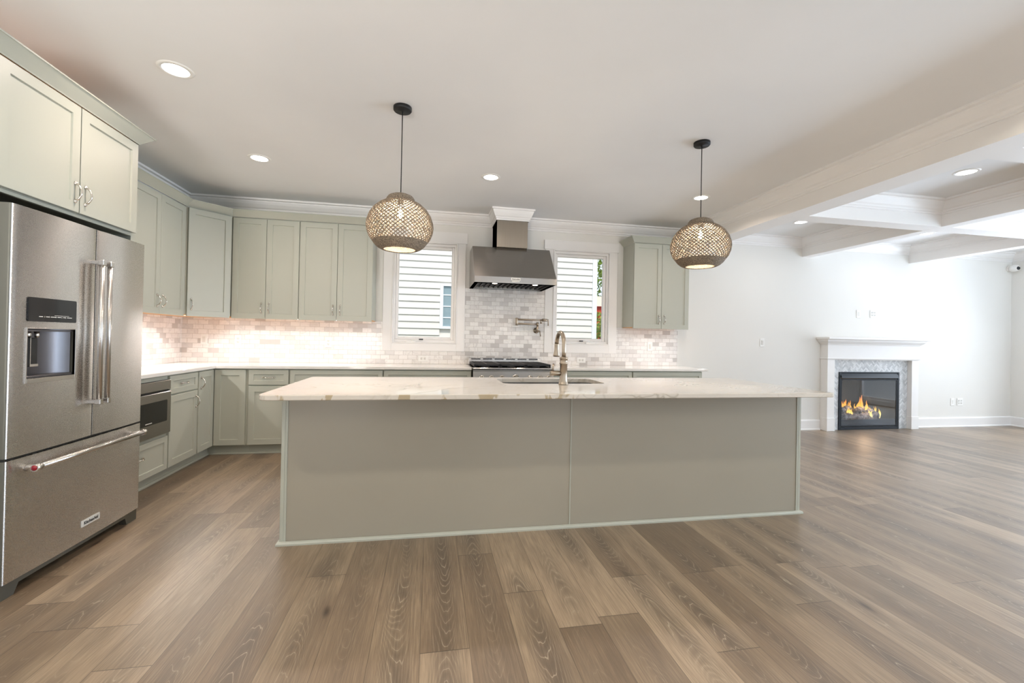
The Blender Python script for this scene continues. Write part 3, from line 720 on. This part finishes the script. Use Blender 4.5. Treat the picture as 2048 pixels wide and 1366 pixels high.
mb = MB(); mb.box(.045, HW-.045, -.645, -.60, .002, .028); hl = mb.build('lamp_bar', 'steelv', hd)
for x in (.235, .70):
    MB().lathe([(.028, 0), (.028, -.003), (.02, -.004)], c=(x, -.622, .0015), seg=18).build('lamp', 'hoodl', hl)
    light('hood_lamp', 'SPOT', (x, -.622, -.008), P_HOOD*6, (1, .84, .66), (math.radians(12), 0, 0), hd, spot_size=2.2, spot_blend=.8, shadow_soft_size=.025)
mb = MB(); mb.box(.408, .513, -.700, -.694, .031, .062, .001); text_mesh(mb, 'KitchenAid', .019, Matrix.Translation((.4605, -.7003, .0465)) @ TXT, 1, .0005)
mb.box(.415, .506, -.699, -.694, .016, .025, .001)
mb.build('badge', ['offw', 'blackm'], hd, label='silver KitchenAid name plate')
mb = MB(); mb.box(.284, .652, -.396, -.003, .462, .80, .002); mb.box(.281, .288, -.3985, -.396, .462, .80)
mb.build('duct_cover', 'duct', hd)

# ------------------------------------------------------------------ pot filler
pf = thing('pot_filler', 'brushed nickel folding pot filler on the tile right of the range', 'faucet', (4.072, -.010, 1.355), 0)
RXM = Matrix.Rotation(PI/2, 4, 'X')
mb = MB(); mb.lathe([(.038, 0), (.038, .004), (.030, .010), (.018, .014), (.016, .06)], seg=24, mat=RXM); mb.lathe([(.001, -.025), (.019, -.022), (.019, .03), (.013, .04), (.013, .075)], c=(0, -.07, 0), seg=18)
mb.build('wall_flange', 'nickel', pf)
mb = MB(); mb.cyl((0, -.07, .078), (-.268, -.09, .078), .011); mb.lathe([(.016, .058), (.016, .10)], c=(0, -.07, 0), seg=16); mb.build('lower_arm', 'nickel', pf)
mb = MB(); mb.lathe([(.015, .055), (.017, .058), (.017, .148), (.015, .152)], c=(-.272, -.09, 0), seg=18); mb.cyl((-.268, -.09, .131), (.06, -.105, .131), .011)
mb.build('upper_arm', 'nickel', pf)
mb = MB(); mb.cyl((.05, -.105, .131), (.115, -.105, .131), .017); mb.tube([(.035, -.105, .131), (.035, -.112, .118), (.035, -.112, .085)], [.012, .011, .010], 12); mb.build('spout', 'nickel', pf)
mb = MB(); mb.cyl((.115, -.105, .131), (.132, -.105, .131), .008); mb.tube([(.130, -.105, .142), (.130, -.107, .060)], [.006, .008], 10); mb.build('lever', 'nickel', pf)
mb = MB(); mb.cyl((0, -.07, -.005), (.028, -.09, -.012), .010); mb.tube([(.026, -.09, -.008), (.036, -.095, -.075)], [.006, .008], 10); mb.build('lever', 'nickel', pf)

# ------------------------------------------------------------------ island
IX0, IX1, IYF, IYB = 1.891, 5.433, -2.728, -1.90
isl = thing('kitchen_island', 'long sage kitchen island with plain back panels facing the camera', 'kitchen island', (IX0, IYF, 0), 0)
IW = IX1-IX0; ID = IYB-IYF
mb = MB(); mb.box(.02, IW-.02, .022, .04, .0, .882); mb.box(.02, IW-.02, ID-.02, ID, .0, .882); mb.box(.02, IW-.02, .04, ID-.02, 0, .30); mb.build('island_body', 'cab', isl)
mb = MB(); mb.box(.0, .021, .0, ID, 0, .883, .002); mb.build('end_panel', 'cab', isl); mb = MB(); mb.box(IW-.021, IW, .0, ID, 0, .883, .002); mb.build('end_panel', 'cab', isl)
sx = 3.669-IX0
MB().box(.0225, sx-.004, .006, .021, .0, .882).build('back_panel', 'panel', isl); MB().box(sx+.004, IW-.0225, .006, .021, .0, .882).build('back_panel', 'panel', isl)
MB().box(sx-.0038, sx+.0038, .002, .02, .0, .882, .001).build('seam_strip', 'cab', isl)
for a in (.0215, IW-.034): MB().box(a, a+.0125, .0005, .0055, .02, .882, .001).build('corner_strip', 'cab', isl)
MB().sweep([(0, 0), (.016, 0), (.016, .010), (.012, .018), (0, .022)], [(-.0005, ID), (-.0005, -.0005), (IW+.0005, -.0005), (IW+.0005, ID)], side=-1).build('shoe_molding', 'cab', isl)
# top with sink cut-out
OX = rrect(1.835, 5.465, -2.98, -1.85, [.02, .02, .06, .03]); SK = rrect(3.27, 4.062, -2.375, -1.965, .07)
def off(p, d):
    return inset(p, d)
mb = MB(); e = .004
o1 = inset(OX, e); z0, z1 = .884, .914
mb.rings([[(x, y, z0) for x, y in SK], [(x, y, z0) for x, y in o1], [(x, y, z0+e) for x, y in OX], [(x, y, z1-e) for x, y in OX], [(x, y, z1) for x, y in o1], [(x, y, z1) for x, y in SK], [(x, y, z0) for x, y in SK]], 0, False, True, False, False)
o = mb.build('island_countertop', 'quartz'); tag(o, 'long white quartz island top with tan veins and sink cut-out', 'countertop')
mb = MB(); s0 = inset(SK, -.008); s1 = inset(SK, -.03); s2_ = inset(SK, .03)
mb.rings([[(x, y, .8835) for x, y in s1], [(x, y, .8835) for x, y in s0], [(x, y, .70) for x, y in s0], [(x, y, .685) for x, y in inset(SK, .01)], [(x, y, .68) for x, y in s2_]], 0, False, True, False, True)
o = mb.build('sink', 'steelv'); tag(o, 'undermount stainless sink set into the island top', 'sink'); 
# faucet
fc = thing('faucet', 'brushed nickel pull-down faucet standing on the island top', 'faucet', (3.700, -2.432, .914), 0)
mb = MB(); mb.lathe([(.036, 0), (.037, .005), (.034, .010), (.030, .03), (.027, .06), (.0265, .148), (.031, .150), (.031, .158), (.028, .162), (.028, .186), (.031, .188), (.031, .196), (.020, .202)], seg=28); mb.build('faucet_body', 'nickel', fc)
P = [(0, 0, .20), (0, 0, .24), (0, 0, .285)]
for i in range(1, 15):
    a = PI*.97*i/14; P.append((0, .095-.095*math.cos(a), .285+.095*math.sin(a)))
mb = MB().tube(P, .0155, 16); mb.build('spout', 'nickel', fc)
ex, ez = P[-1][1], P[-1][2]
mb = MB(); mb.lathe([(.0165, .0), (.0175, -.005), (.0175, -.016), (.0165, -.02), (.019, -.05), (.0255, -.085), (.026, -.095), (.022, -.098)], c=(0, ex, ez), seg=20); mb.build('spray_head', 'nickel', fc)
mb = MB(); mb.cyl((-.02, 0, .082), (-.095, 0, .082), .0175, 20); mb.cyl((-.095, 0, .082), (-.100, 0, .082), .0185, 20); mb.cyl((-.066, 0, .082), (-.068, 0, .082), .0182, 20)
mb.tube([(-.082, 0, .095), (-.080, 0, .12), (-.076, 0, .152)], [.0075, .007, .010], 10, flat=[1, .8, .7]); mb.build('lever_handle', 'nickel', fc)

# ------------------------------------------------------------------ pendants
def shade_profile():
    return [(.055, 2.182), (.078, 2.172), (.088, 2.158), (.090, 2.146), (.100, 2.138), (.135, 2.118), (.172, 2.085), (.198, 2.045), (.213, 2.0), (.2155, 1.97), (.210, 1.935), (.194, 1.897), (.172, 1.868)]
def interp(prof, t):
    L = [0]
    for a, b_ in zip(prof, prof[1:]): L.append(L[-1]+math.hypot(b_[0]-a[0], b_[1]-a[1]))
    s_ = t*L[-1]
    for i in range(len(prof)-1):
        if s_ <= L[i+1]+1e-9:
            u = (s_-L[i])/(L[i+1]-L[i]); return prof[i][0]+(prof[i+1][0]-prof[i][0])*u, prof[i][1]+(prof[i+1][1]-prof[i][1])*u
    return prof[-1]
def pendant(x, y, label):
    r = thing('pendant_lamp', label, 'pendant lamp', (x, y, ZC), 0, 'woven pendant lamps over the island')
    MB().lathe([(.001, 0), (.060, 0), (.060, -.020), (.056, -.026), (.008, -.026), (.006, -.034)], seg=32).build('ceiling_canopy', 'cordb', r, label='black round ceiling canopy')
    MB().cyl((0, 0, -.03), (0, 0, -.585), .0032, 8).build('cord', 'cordb', r)
    zz = -ZC
    body = shade_profile()[3:]; mb = MB(); N = 44; K = 36; tot = 2.0
    for d in (-1, 1):
        for j in range(N):
            P = []
            for i in range(K+1):
                t = i/K; rr, z = interp(body, t); rr += d*.0014
                a = 2*PI*j/N+d*tot*t; P.append((rr*math.cos(a), rr*math.sin(a), z+zz))
            mb.tube(P, .0033, 5, 0, False)
    sh = mb.build('lamp_shade', 'rattan', r, label='open woven brown rattan globe shade')
    mb = MB(); cap = shade_profile()[:5]
    for i in range(13):
        rr, z = interp(cap, i/12); mb.tube([(rr*math.cos(2*PI*k_/36), rr*math.sin(2*PI*k_/36), z+zz) for k_ in range(36)], .0042, 5, 0, False, closed=True)
    mb.lathe([(.006, 2.186+zz), (.05, 2.186+zz), (.056, 2.181+zz)], seg=24)
    mb.build('woven_cap', 'rattan', sh)
    band = [(.174, 1.872), (.160, 1.852), (.140, 1.835), (.118, 1.824), (.106, 1.822)]; mb = MB()
    for i in range(14):
        rr, z = interp(band, i/13); wv = .0016*(1 if i % 2 else -1)
        mb.tube([((rr+wv*math.cos(k_*PI))*math.cos(2*PI*k_/90), (rr+wv*math.cos(k_*PI))*math.sin(2*PI*k_/90), z+zz) for k_ in range(90)], .0044, 5, 0, False, closed=True)
    mb.build('woven_rim', 'rattan', sh)
    MB().lathe([(.012, 2.184+zz), (.018, 2.175+zz), (.018, 2.12+zz), (.015, 2.115+zz)], seg=16).build('socket', 'blackm', r)
    MB().lathe([(.013, 2.118+zz), (.018, 2.10+zz), (.029, 2.075+zz), (.031, 2.055+zz), (.025, 2.032+zz), (.010, 2.022+zz), (.001, 2.021+zz)], seg=20).build('bulb', 'bglass', r)
    MB().lathe([(.003, 2.10+zz), (.009, 2.085+zz), (.011, 2.06+zz), (.008, 2.042+zz), (.002, 2.035+zz)], seg=10).build('filament', 'bulb', r)
    light('pendant_bulb', 'POINT', (0, 0, 2.062+zz), P_PEND, (1, .89, .75), parent=r, shadow_soft_size=.028)
pendant(2.526, -2.498, 'woven rattan globe pendant lamp hanging in front of the left window')
pendant(4.757, -2.475, 'woven rattan globe pendant lamp hanging in front of the right wall cabinet')

# ------------------------------------------------------------------ recessed lights
CANL = MB().lathe([(.001, -.004), (.066, -.004), (.066, -.001)], seg=32).mesh('lens', 'can')
CANR = MB().lathe([(.067, -.001), (.067, -.006), (.085, -.004), (.092, -.0005)], seg=32, caps=False).mesh('trim_ring', 'white')
def can(x, y, label, grp='recessed ceiling lights', power=1., col=(1, .82, .71)):
    r = thing('recessed_light', label, 'ceiling light', (x, y, ZC), 0, grp)
    for nm, me in (('lens', CANL), ('trim_ring', CANR)):
        o = bpy.data.objects.new(nm, me); C.objects.link(o); o.parent = r
    light('can_lamp', 'AREA', (0, 0, -.012), P_CAN*power, col, parent=r, shape='DISK', size=.12, spread=math.radians(150))
can(1.248, -2.641, 'recessed light in the ceiling nearest the refrigerator cabinet')
can(1.243, -1.349, 'recessed light in the ceiling in front of the corner wall cabinets')
can(3.273, -1.379, 'recessed light in the ceiling in front of the range hood')
can(5.52, -1.318, 'recessed light in the ceiling seen behind the right pendant cord')
can(7.266, -.774, 'recessed light in the coffer nearest the dropped beam, by the back wall', power=.36, col=(1, .98, .97))
can(7.309, -2.479, 'recessed light in the coffer beside the dropped beam, second from the back wall', power=.36, col=(1, .98, .97))
can(9.297, -.707, 'recessed light in the middle coffer above the fireplace', power=.36, col=(1, .98, .97))
for x in (1.25, 3.27, 5.75): can(x, -3.98, 'recessed light in the kitchen ceiling over the seating side, %s' % {1.25: 'by the left wall', 3.27: 'in the middle', 5.75: 'by the beam'}[x], power=1.2, col=(1, .90, .73))
for x in (1.25, 3.27, 5.5): can(x, -6.2, 'added recessed fill light behind the viewer, %s' % {1.25: 'by the left wall', 3.27: 'in the middle', 5.5: 'by the beam'}[x], power=1.2, col=(1, .90, .73))  # unseen row, added to light the room from behind the camera
# under-cabinet strips
WARM = (1, .97, .95)
def strip(x, y, L, rot, k=1.):
    light('under_cabinet_strip', 'AREA', (x, y, 1.411), P_STRIP*L*k, WARM, (rad(-26), 0, rot), shape='RECTANGLE', size=L, size_y=.03, spread=math.radians(165))
strip(.17, -1.10, .80, PI/2, 3.6); strip(1.36, -.17, 1.36, 0, 1.6); strip(5.64, -.17, .66, 0, 1.2); strip(.36, -.36, .34, PI/4, 4.6)

# ------------------------------------------------------------------ fireplace
fp = thing('fireplace_mantel', 'white painted wooden mantel around the fireplace', 'mantel', (8.37, 0, 0), 0)
MW = 1.615    # legs outer to outer
for nm, x0 in (('leg', 0), ('leg', MW-.125)):
    mb = MB(); mb.box(x0, x0+.125, -.12, -.001, 0, 1.03, .002); mb.box(x0-.006, x0+.131, -.128, -.001, 0, .19, .003); mb.build(nm, 'trim', fp)
mb = MB(); mb.box(0, MW, -.12, -.001, 1.03, 1.29, .002); mb.build('frieze_board', 'trim', fp)
mb = MB().sweep([(0, 1.04), (.010, 1.04), (.014, 1.048), (.010, 1.056), (0, 1.056)], [(0, -.001), (0, -.12), (MW, -.12), (MW, -.001)], side=-1); mb.build('bead_molding', 'trim', fp)
mb = MB().sweep([(0, 1.245), (.012, 1.248), (.018, 1.262), (.032, 1.272), (.058, 1.30), (.064, 1.318), (.072, 1.325), (0, 1.325)], [(0, -.001), (0, -.12), (MW, -.12), (MW, -.001)], side=-1); mb.build('crown_molding', 'trim', fp)
mb = MB(); mb.box(-.085, MW+.085, -.222, -.001, 1.325, 1.358, .006); mb.build('mantel_shelf', 'trim', fp)
# herringbone surround
def clip(poly, x0, x1, z0, z1):
    for ax, lim, sg in ((0, x0, 1), (0, x1, -1), (1, z0, 1), (1, z1, -1)):
        out = []
        for i in range(len(poly)):
            a, b_ = poly[i-1], poly[i]; da, db = (a[ax]-lim)*sg, (b_[ax]-lim)*sg
            if (da >= 0) != (db >= 0):
                u = da/(da-db); out.append((a[0]+(b_[0]-a[0])*u, a[1]+(b_[1]-a[1])*u))
            if db >= 0: out.append(b_)
        poly = out
        if len(poly) < 3: return None
    return poly
SX0, SX1, SZ1 = 8.4955, 9.8595, 1.029; FX0, FX1, FZ1 = 8.628, 9.700, 0.851
mb = MB()
for rx in ((SX0, FX0, 0, SZ1), (FX0, FX1, FZ1, SZ1), (FX1, SX1, 0, SZ1)):
    mb.box(rx[0], rx[1], -.054, -.0005, rx[2], rx[3], 0, 4)
    a_ = .022; L_ = .066
    c45 = math.sqrt(.5)
    for i in range(-26, 26):
        for j in range(-14, 14):
            # herringbone lattice in rotated frame
            for o_ in (0, 1):
                ux = i*a_+j*L_; uz = i*a_-j*L_
                if o_ == 0: q = [(ux, uz), (ux+L_, uz), (ux+L_, uz+a_), (ux, uz+a_)]
                else: q = [(ux, uz+a_), (ux+a_, uz+a_), (ux+a_, uz+a_+L_), (ux, uz+a_+L_)]
                cx_, cz_ = sum(p[0] for p in q)/4, sum(p[1] for p in q)/4
                q = [(cx_+(p[0]-cx_)*.97, cz_+(p[1]-cz_)*.93) if o_ == 0 else (cx_+(p[0]-cx_)*.93, cz_+(p[1]-cz_)*.97) for p in q]
                q = [((p[0]-p[1])*c45+9.17, (p[0]+p[1])*c45+.55) for p in q]
                q = clip(q, rx[0]+.001, rx[1]-.001, rx[2]+.001, rx[3]-.001)
                if q: mb.add([(p[0], -.0555, p[1]) for p in q], [list(range(len(q)))], random.choice((0, 0, 1, 1, 1, 2, 3, 3)))
o = mb.build('fireplace_surround', ['t1', 't2', 't3', 't4', 'grout']); tag(o, 'pale gray herringbone marble tile surround framing the firebox', 'surround')
# firebox recess through the wall: the insert stands in front of a recess cut by its own box
fb = thing('gas_fireplace', 'black metal gas fireplace insert with glass front', 'fireplace', (FX0, -.0565, 0), 0)
FWD = FX1-FX0
mb = MB(); mb.box(0, .028, -.012, .002, 0, FZ1-.001, .002); mb.box(FWD-.028, FWD, -.012, .002, 0, FZ1-.001, .002); mb.box(.028, FWD-.028, -.012, .002, 0, .04, .002); mb.box(.028, FWD-.028, -.012, .002, FZ1-.016, FZ1-.001, .002)
mb.build('outer_frame', 'fbox', fb)
mb = MB(); mb.prism([(-.016, .775), (-.030, .762), (-.020, .792), (.0, .838), (0, .775)], 'x', .029, FWD-.029); mb.build('hood', 'fbox', fb)
mb = MB(); x0, x1, z0, z1 = .03, FWD-.03, .045, .748
for a, b_, c, d in ((x0, x0+.022, z0, z1), (x1-.022, x1, z0, z1), (x0+.022, x1-.022, z0, z0+.02), (x0+.022, x1-.022, z1-.022, z1)): mb.box(a, b_, -.010, .0, c, d, .003)
mb.build('glass_frame', 'fbox', fb)
MB().box(x0+.022, x1-.022, -.005, -.003, z0+.02, z1-.022).build('glass_panel', 'fglass', fb)
mb = MB(); mb.box(.053, FWD-.053, -.002, .012, .066, .150, .003); mb.build('lower_louver', 'fbox', fb)

# the fire chamber behind the glass
mb = MB(); D_ = .46
mb.rings([[(.035, .016, .055), (FWD-.035, .016, .055), (FWD-.035, .016, .775), (.035, .016, .775)], [(.10, D_, .055), (FWD-.10, D_, .055), (FWD-.10, D_, .70), (.10, D_, .70)]], 0, False, True, False, True)
mb.build('firebox_chamber', 'fbrick', fb)
mb = MB(); mb.box(.06, FWD-.06, .05, .34, .060, .085, .004); mb.build('burner_tray', 'blackm', fb)
def fire_log(label, a, b, r, seed):
    rnd = random.Random(seed); a, b = Vector(a), Vector(b); n = 14; P = []; R = []
    for i in range(n+1):
        u = i/n; p = a.lerp(b, u); P.append((p.x+rnd.uniform(-.006, .006), p.y+rnd.uniform(-.006, .006), p.z+rnd.uniform(-.008, .008)+.012*math.sin(PI*u))); R.append(r*(.82+.25*rnd.random())*(.75 if i in (0, n) else 1))
    mb = MB(); mb.tube(P, R, 12, 0, True, False)
    mb.v = [(x+rnd.uniform(-.005, .005), y+rnd.uniform(-.005, .005), z+rnd.uniform(-.005, .005)) for x, y, z in mb.v]
    o = mb.build('fire_log', 'log'); tag(o, label, 'log', 'charred logs in the fireplace')
FL = .060
fire_log('long charred log lying across the front of the fire', (8.84, .12, .150), (9.54, .15, .150), .062, 1)
fire_log('charred log lying along the back of the fire', (8.92, .32, .185), (9.56, .30, .20), .058, 2)
fire_log('short charred log leaning on top at the left of the fire', (8.90, .16, .235), (9.20, .28, .265), .050, 3)
fire_log('short charred log leaning on top at the middle of the fire', (9.16, .12, .235), (9.42, .26, .250), .046, 4)
fire_log('charred log end tipped down at the right of the fire', (9.36, .20, .240), (9.56, .12, .165), .045, 5)
mb = MB(); rnd = random.Random(11)
tong = []
for x, y, z, h, r, n in ((8.99, .20, .25, .21, .020, 5), (9.06, .16, .22, .13, .024, 4), (9.13, .22, .25, .17, .016, 4), (9.22, .20, .26, .15, .018, 4), (9.31, .19, .25, .29, .024, 5), (9.38, .16, .22, .16, .022, 5), (9.46, .22, .24, .16, .018, 4), (9.57, .17, .17, .17, .020, 4), (9.03, .12, .20, .10, .03, 2), (9.40, .12, .18, .10, .03, 2)):
    for q in range(n): tong.append((x+rnd.gauss(0, .020), y+rnd.gauss(0, .02), z+rnd.uniform(-.03, .02), h*rnd.uniform(.45, 1.05), r*rnd.uniform(.6, 1.1)))
for x, y, z, h, r in tong:
    rr = []; ph = rnd.uniform(0, 6)
    for i in range(9):
        u = i/8; q = r*(math.sin(PI*(u*.78+.16))**1.3)*(1-u)**.35+.0006
        ox = .018*math.sin(ph+u*5)*u; rr.append([(x+ox+q*math.cos(2*PI*k_/10), y+q*.6*math.sin(2*PI*k_/10), z-.03+h*u) for k_ in range(10)])
    mb.rings(rr, 0, True)
o = mb.build('fire', 'flame'); tag(o, 'orange and yellow flames licking over the logs in the fireplace', 'fire', kind='stuff')
mb = MB()
for x in (8.95, 9.06, 9.12, 9.27, 9.33, 9.42, 9.47): mb.box(x-.018, x+.018, .055, .075, .086, .100, .004)
o = mb.build('embers', 'ember'); tag(o, 'glowing embers under the front log in the fireplace', 'embers', kind='stuff')
light('fire_glow', 'POINT', (9.25, .07, .42), 3.0, (1, .62, .34), shadow_soft_size=.08)

# ------------------------------------------------------------------ outlets and switches
def plate(label, x, z, kind='outlet', horizontal=False, y=-.0105, left=False, wide=1.):
    r = thing('wall_switch' if kind == 'switch' else 'wall_outlet', label, kind if kind != 'cable' else 'wall plate', (x, y, z) if not left else (.0112, x, z), RX if left else 0, 'switches and outlets')
    w, h = .036*wide, .060
    rot = (0, PI/2, 0) if horizontal else None
    mb = MB(); mb.box(-w, w, -.006, 0, -h, h, .003); mb.build('cover_plate', 'white', r, None, rot)
    mb = MB()
    if kind == 'outlet':
        for s_ in ([-1, 1] if wide == 1 else [-1, 1]):
            for q in ([0] if wide == 1 else [-.023, .023]):
                mb.rings([[(q+a, -.0055, b_+s_*.0195) for a, b_ in rrect(-.0165, .0165, -.014, .014, .006, 3)], [(q+a, -.0085, b_+s_*.0195) for a, b_ in rrect(-.0165, .0165, -.014, .014, .006, 3)]], 0)
                mb.box(q-.0075, q-.0055, -.009, -.008, s_*.0195-.003, s_*.0195+.006, 0, 1); mb.box(q+.0055, q+.0075, -.009, -.008, s_*.0195-.003, s_*.0195+.005, 0, 1); mb.box(q-.002, q+.002, -.009, -.008, s_*.0195-.009, s_*.0195-.005, 0, 1)
        mb.build('socket', ['offw', 'dgray'], r, None, rot)
    elif kind == 'switch':
        mb.box(-.0165, .0165, -.009, -.005, -.033, .033, .002); mb.prism([(-.0090, -.028), (-.0125, .026), (-.009, .028)], 'x', -.013, .013, 0); mb.box(-.001, .001, -.0095, -.0085, -.001, .001, 0, 1); mb.build('rocker', ['offw', 'dgray'], r, None, rot)
    else:
        mb.box(-.0165, .0165, -.0075, -.005, -.030, .030, .002); mb.build('insert', 'offw', r, None, rot)
plate('white outlet on the marble tile of the left wall beside the refrigerator', -.95, 1.165, left=True)
plate('white switch on the tile under the diagonal corner cabinet', .236, 1.170, 'switch')
plate('white outlet on the tile under the upper cabinet next to the diagonal one', .585, 1.165)
plate('white outlet on the tile under the upper cabinet left of the left window', 1.556, 1.156)
plate('sideways white outlet on the tile below the left window', 2.655, .978, horizontal=True)
plate('sideways white outlet on the tile below the right window', 4.685, .980, horizontal=True)
plate('white switch on the tile under the cabinet right of the right window', 5.655, 1.175, 'switch')
plate('white switch on the bare white wall between the kitchen counter and the mantel', 7.388, 1.259, 'switch', y=-.0005)
plate('slim white cable plate on the wall above the mantel', 9.02, 1.714, 'cable', y=-.0005)
plate('wide white outlet on the wall above the mantel, right of the cable plate', 9.285, 1.722, y=-.0005, wide=1.6)
plate('slim white cable plate low on the wall near the right corner', 10.80, .388, 'cable', y=-.0005)
plate('wide white outlet low on the wall near the right corner', 10.945, .388, y=-.0005, wide=1.6)
cm = thing('security_camera', 'small white round camera high in the corner by the right wall', 'camera', (11.90, -.001, 2.525), 0)
mb = MB(); mb.lathe([(.045, 0), (.045, .01), (.03, .02), (.012, .03), (.012, .05)], mat=RXM, seg=20); mb.build('mount', 'white', cm)
mb = MB(); mb.lathe([(.02, -.055), (.05, -.045), (.055, 0), (.045, .04), (.01, .055)], mat=Matrix.Translation((-.01, -.085, 0)) @ Matrix.Rotation(PI/2-.1, 4, 'X') , seg=22); mb.build('housing', 'white', cm)
mb = MB(); mb.lathe([(.001, .012), (.018, .010), (.028, 0), (.028, -.01)], mat=Matrix.Translation((-.016, -.137, -.004)) @ Matrix.Rotation(PI/2-.1, 4, 'X'), seg=18); mb.build('camera_lens', 'lens', cm, label='dark glass lens')

# ------------------------------------------------------------------ exterior
struct('lawn', MB().box(-12, 30, .5, 40, -.60, -.45), 'grass', 'lawn outside the kitchen windows')
YS = 4.6; XC = 6.56
nh = thing('neighbor_house', 'cream lap-sided house next door seen through the kitchen windows', 'house', (-3, YS, -.45), 0)
mb = MB(); E_ = .1515; WX0, WX1, WZ0, WZ1 = 2.93, 3.75, 1.44, 2.47
zb = .085+.45-E_*4
rnd = random.Random(3); i = 0
mb.box(0, XC+3, .03, .3, 0, 6.2)
z = zb
while z < 5.9:
    segs = [(0, XC+3)]
    zw = z-.45
    if zw+E_ > WZ0 and zw < WZ1: segs = [(0, WX0+3), (WX1+3, XC+3)]
    for a, b_ in segs:
        q = a+rnd.uniform(.4, 3.4)
        cuts = [a]
        while q < b_-.3: cuts.append(q); q += 3.6
        cuts.append(b_)
        for c0, c1 in zip(cuts, cuts[1:]): mb.prism([(-.016, z), (.0295, z), (.0295, z+E_+.015), (.014, z+E_+.015)], 'x', c0+.0012, c1-.0012)
    z += E_; i += 1
mb.build('siding_wall', 'siding', nh)
mb = MB(); mb.box(XC+3, XC+3.115, -.03, .3, 0, 6.2, .004); mb.build('corner_board', 'sgap', nh)
mb = MB(); a, b_, c, d = WX0+3, WX1+3, WZ0+.45, WZ1+.45
for X0, X1, Z0, Z1 in ((a, a+.075, c, d), (b_-.075, b_, c, d), (a+.075, b_-.075, c, c+.06), (a+.075, b_-.075, d-.06, d)): mb.box(X0, X1, -.04, .028, Z0, Z1, .004)
wn_ = mb.build('window', 'sgap', nh)
MB().box(a+.075, b_-.075, .0, .006, c+.06, d-.06).build('pane', 'housewin', wn_)
mb = MB()
for f_ in (.25, .5, .75): mb.box(a+.075, b_-.075, -.012, -.0005, c+(d-c)*f_-.012, c+(d-c)*f_+.012)
mb.box((a+b_)/2-.012, (a+b_)/2+.012, -.0121, -.0006, c+.06, d-.06); mb.build('muntin', 'sgap', wn_)
def tree(label, x, y, h, r, seed, lm):
    t_ = thing('garden_tree', label, 'tree', (x, y, -.45), 0, 'trees beyond the house next door'); rnd = random.Random(seed)
    MB().tube([(0, 0, 0), (.03, 0, h*.3), (0, .04, h*.75)], [.13, .10, .04], 8).build('trunk', 'bark', t_)
    mb = MB()
    cl = [(rnd.gauss(0, r*.45), rnd.gauss(0, r*.45), h*(.12+.85*rnd.random())) for _ in range(46)]
    for cx_, cy_, cz_ in cl:
        for _ in range(80):
            p = Vector((cx_+rnd.gauss(0, .24), cy_+rnd.gauss(0, .24), cz_+rnd.gauss(0, .22))); s_ = rnd.uniform(.05, .11)
            u = Vector((rnd.uniform(-1, 1), rnd.uniform(-1, 1), rnd.uniform(-1, 1))).normalized(); w_ = u.cross(Vector((rnd.random(), rnd.random(), rnd.random()))).normalized()
            mb.add([p-u*s_, p+w_*s_*.4, p+u*s_, p-w_*s_*.4], [(0, 1, 2, 3)])
    mb.build('leaves', lm, t_)
tree('sunlit green tree behind the red shed', 9.1, 9.6, 6.4, 1.1, 5, 'leaf')
tree('darker tree standing farthest back behind the red shed', 12.2, 14.5, 7.5, 1.8, 6, 'leafd')
bu = thing('garden_bush', 'green bush in front of the small red shed', 'bush', (7.10, 5.40, -.45), 0); mb = MB(); rnd = random.Random(9)
for _ in range(2600):
    p = Vector((rnd.uniform(-.32, .32), rnd.uniform(-.3, .3), rnd.uniform(.05, 2.42))); s_ = rnd.uniform(.03, .06)
    u = Vector((rnd.uniform(-1, 1), rnd.uniform(-1, 1), rnd.uniform(-1, 1))).normalized(); w_ = u.cross(Vector((rnd.random(), rnd.random(), rnd.random()))).normalized()
    mb.add([p-u*s_, p+w_*s_*.45, p+u*s_, p-w_*s_*.45], [(0, 1, 2, 3)])
mb.build('leaves', 'leaf', bu); MB().tube([(0, 0, 0), (.01, .02, 1.2), (0, 0, 2.1)], [.03, .02, .01], 6).build('stem', 'bark', bu)
sh = thing('garden_shed', 'small red shed with pale roof seen past the house next door', 'shed', (6.95, 6.3, -.45), 0)
MB().box(0, .95, 0, .8, 0, 2.66).build('shed_wall', 'redw', sh)
MB().prism([(-.08, 2.66), (.88, 2.66), (.40, 2.98)], 'x', -.06, 1.01).build('roof', 'pink', sh)
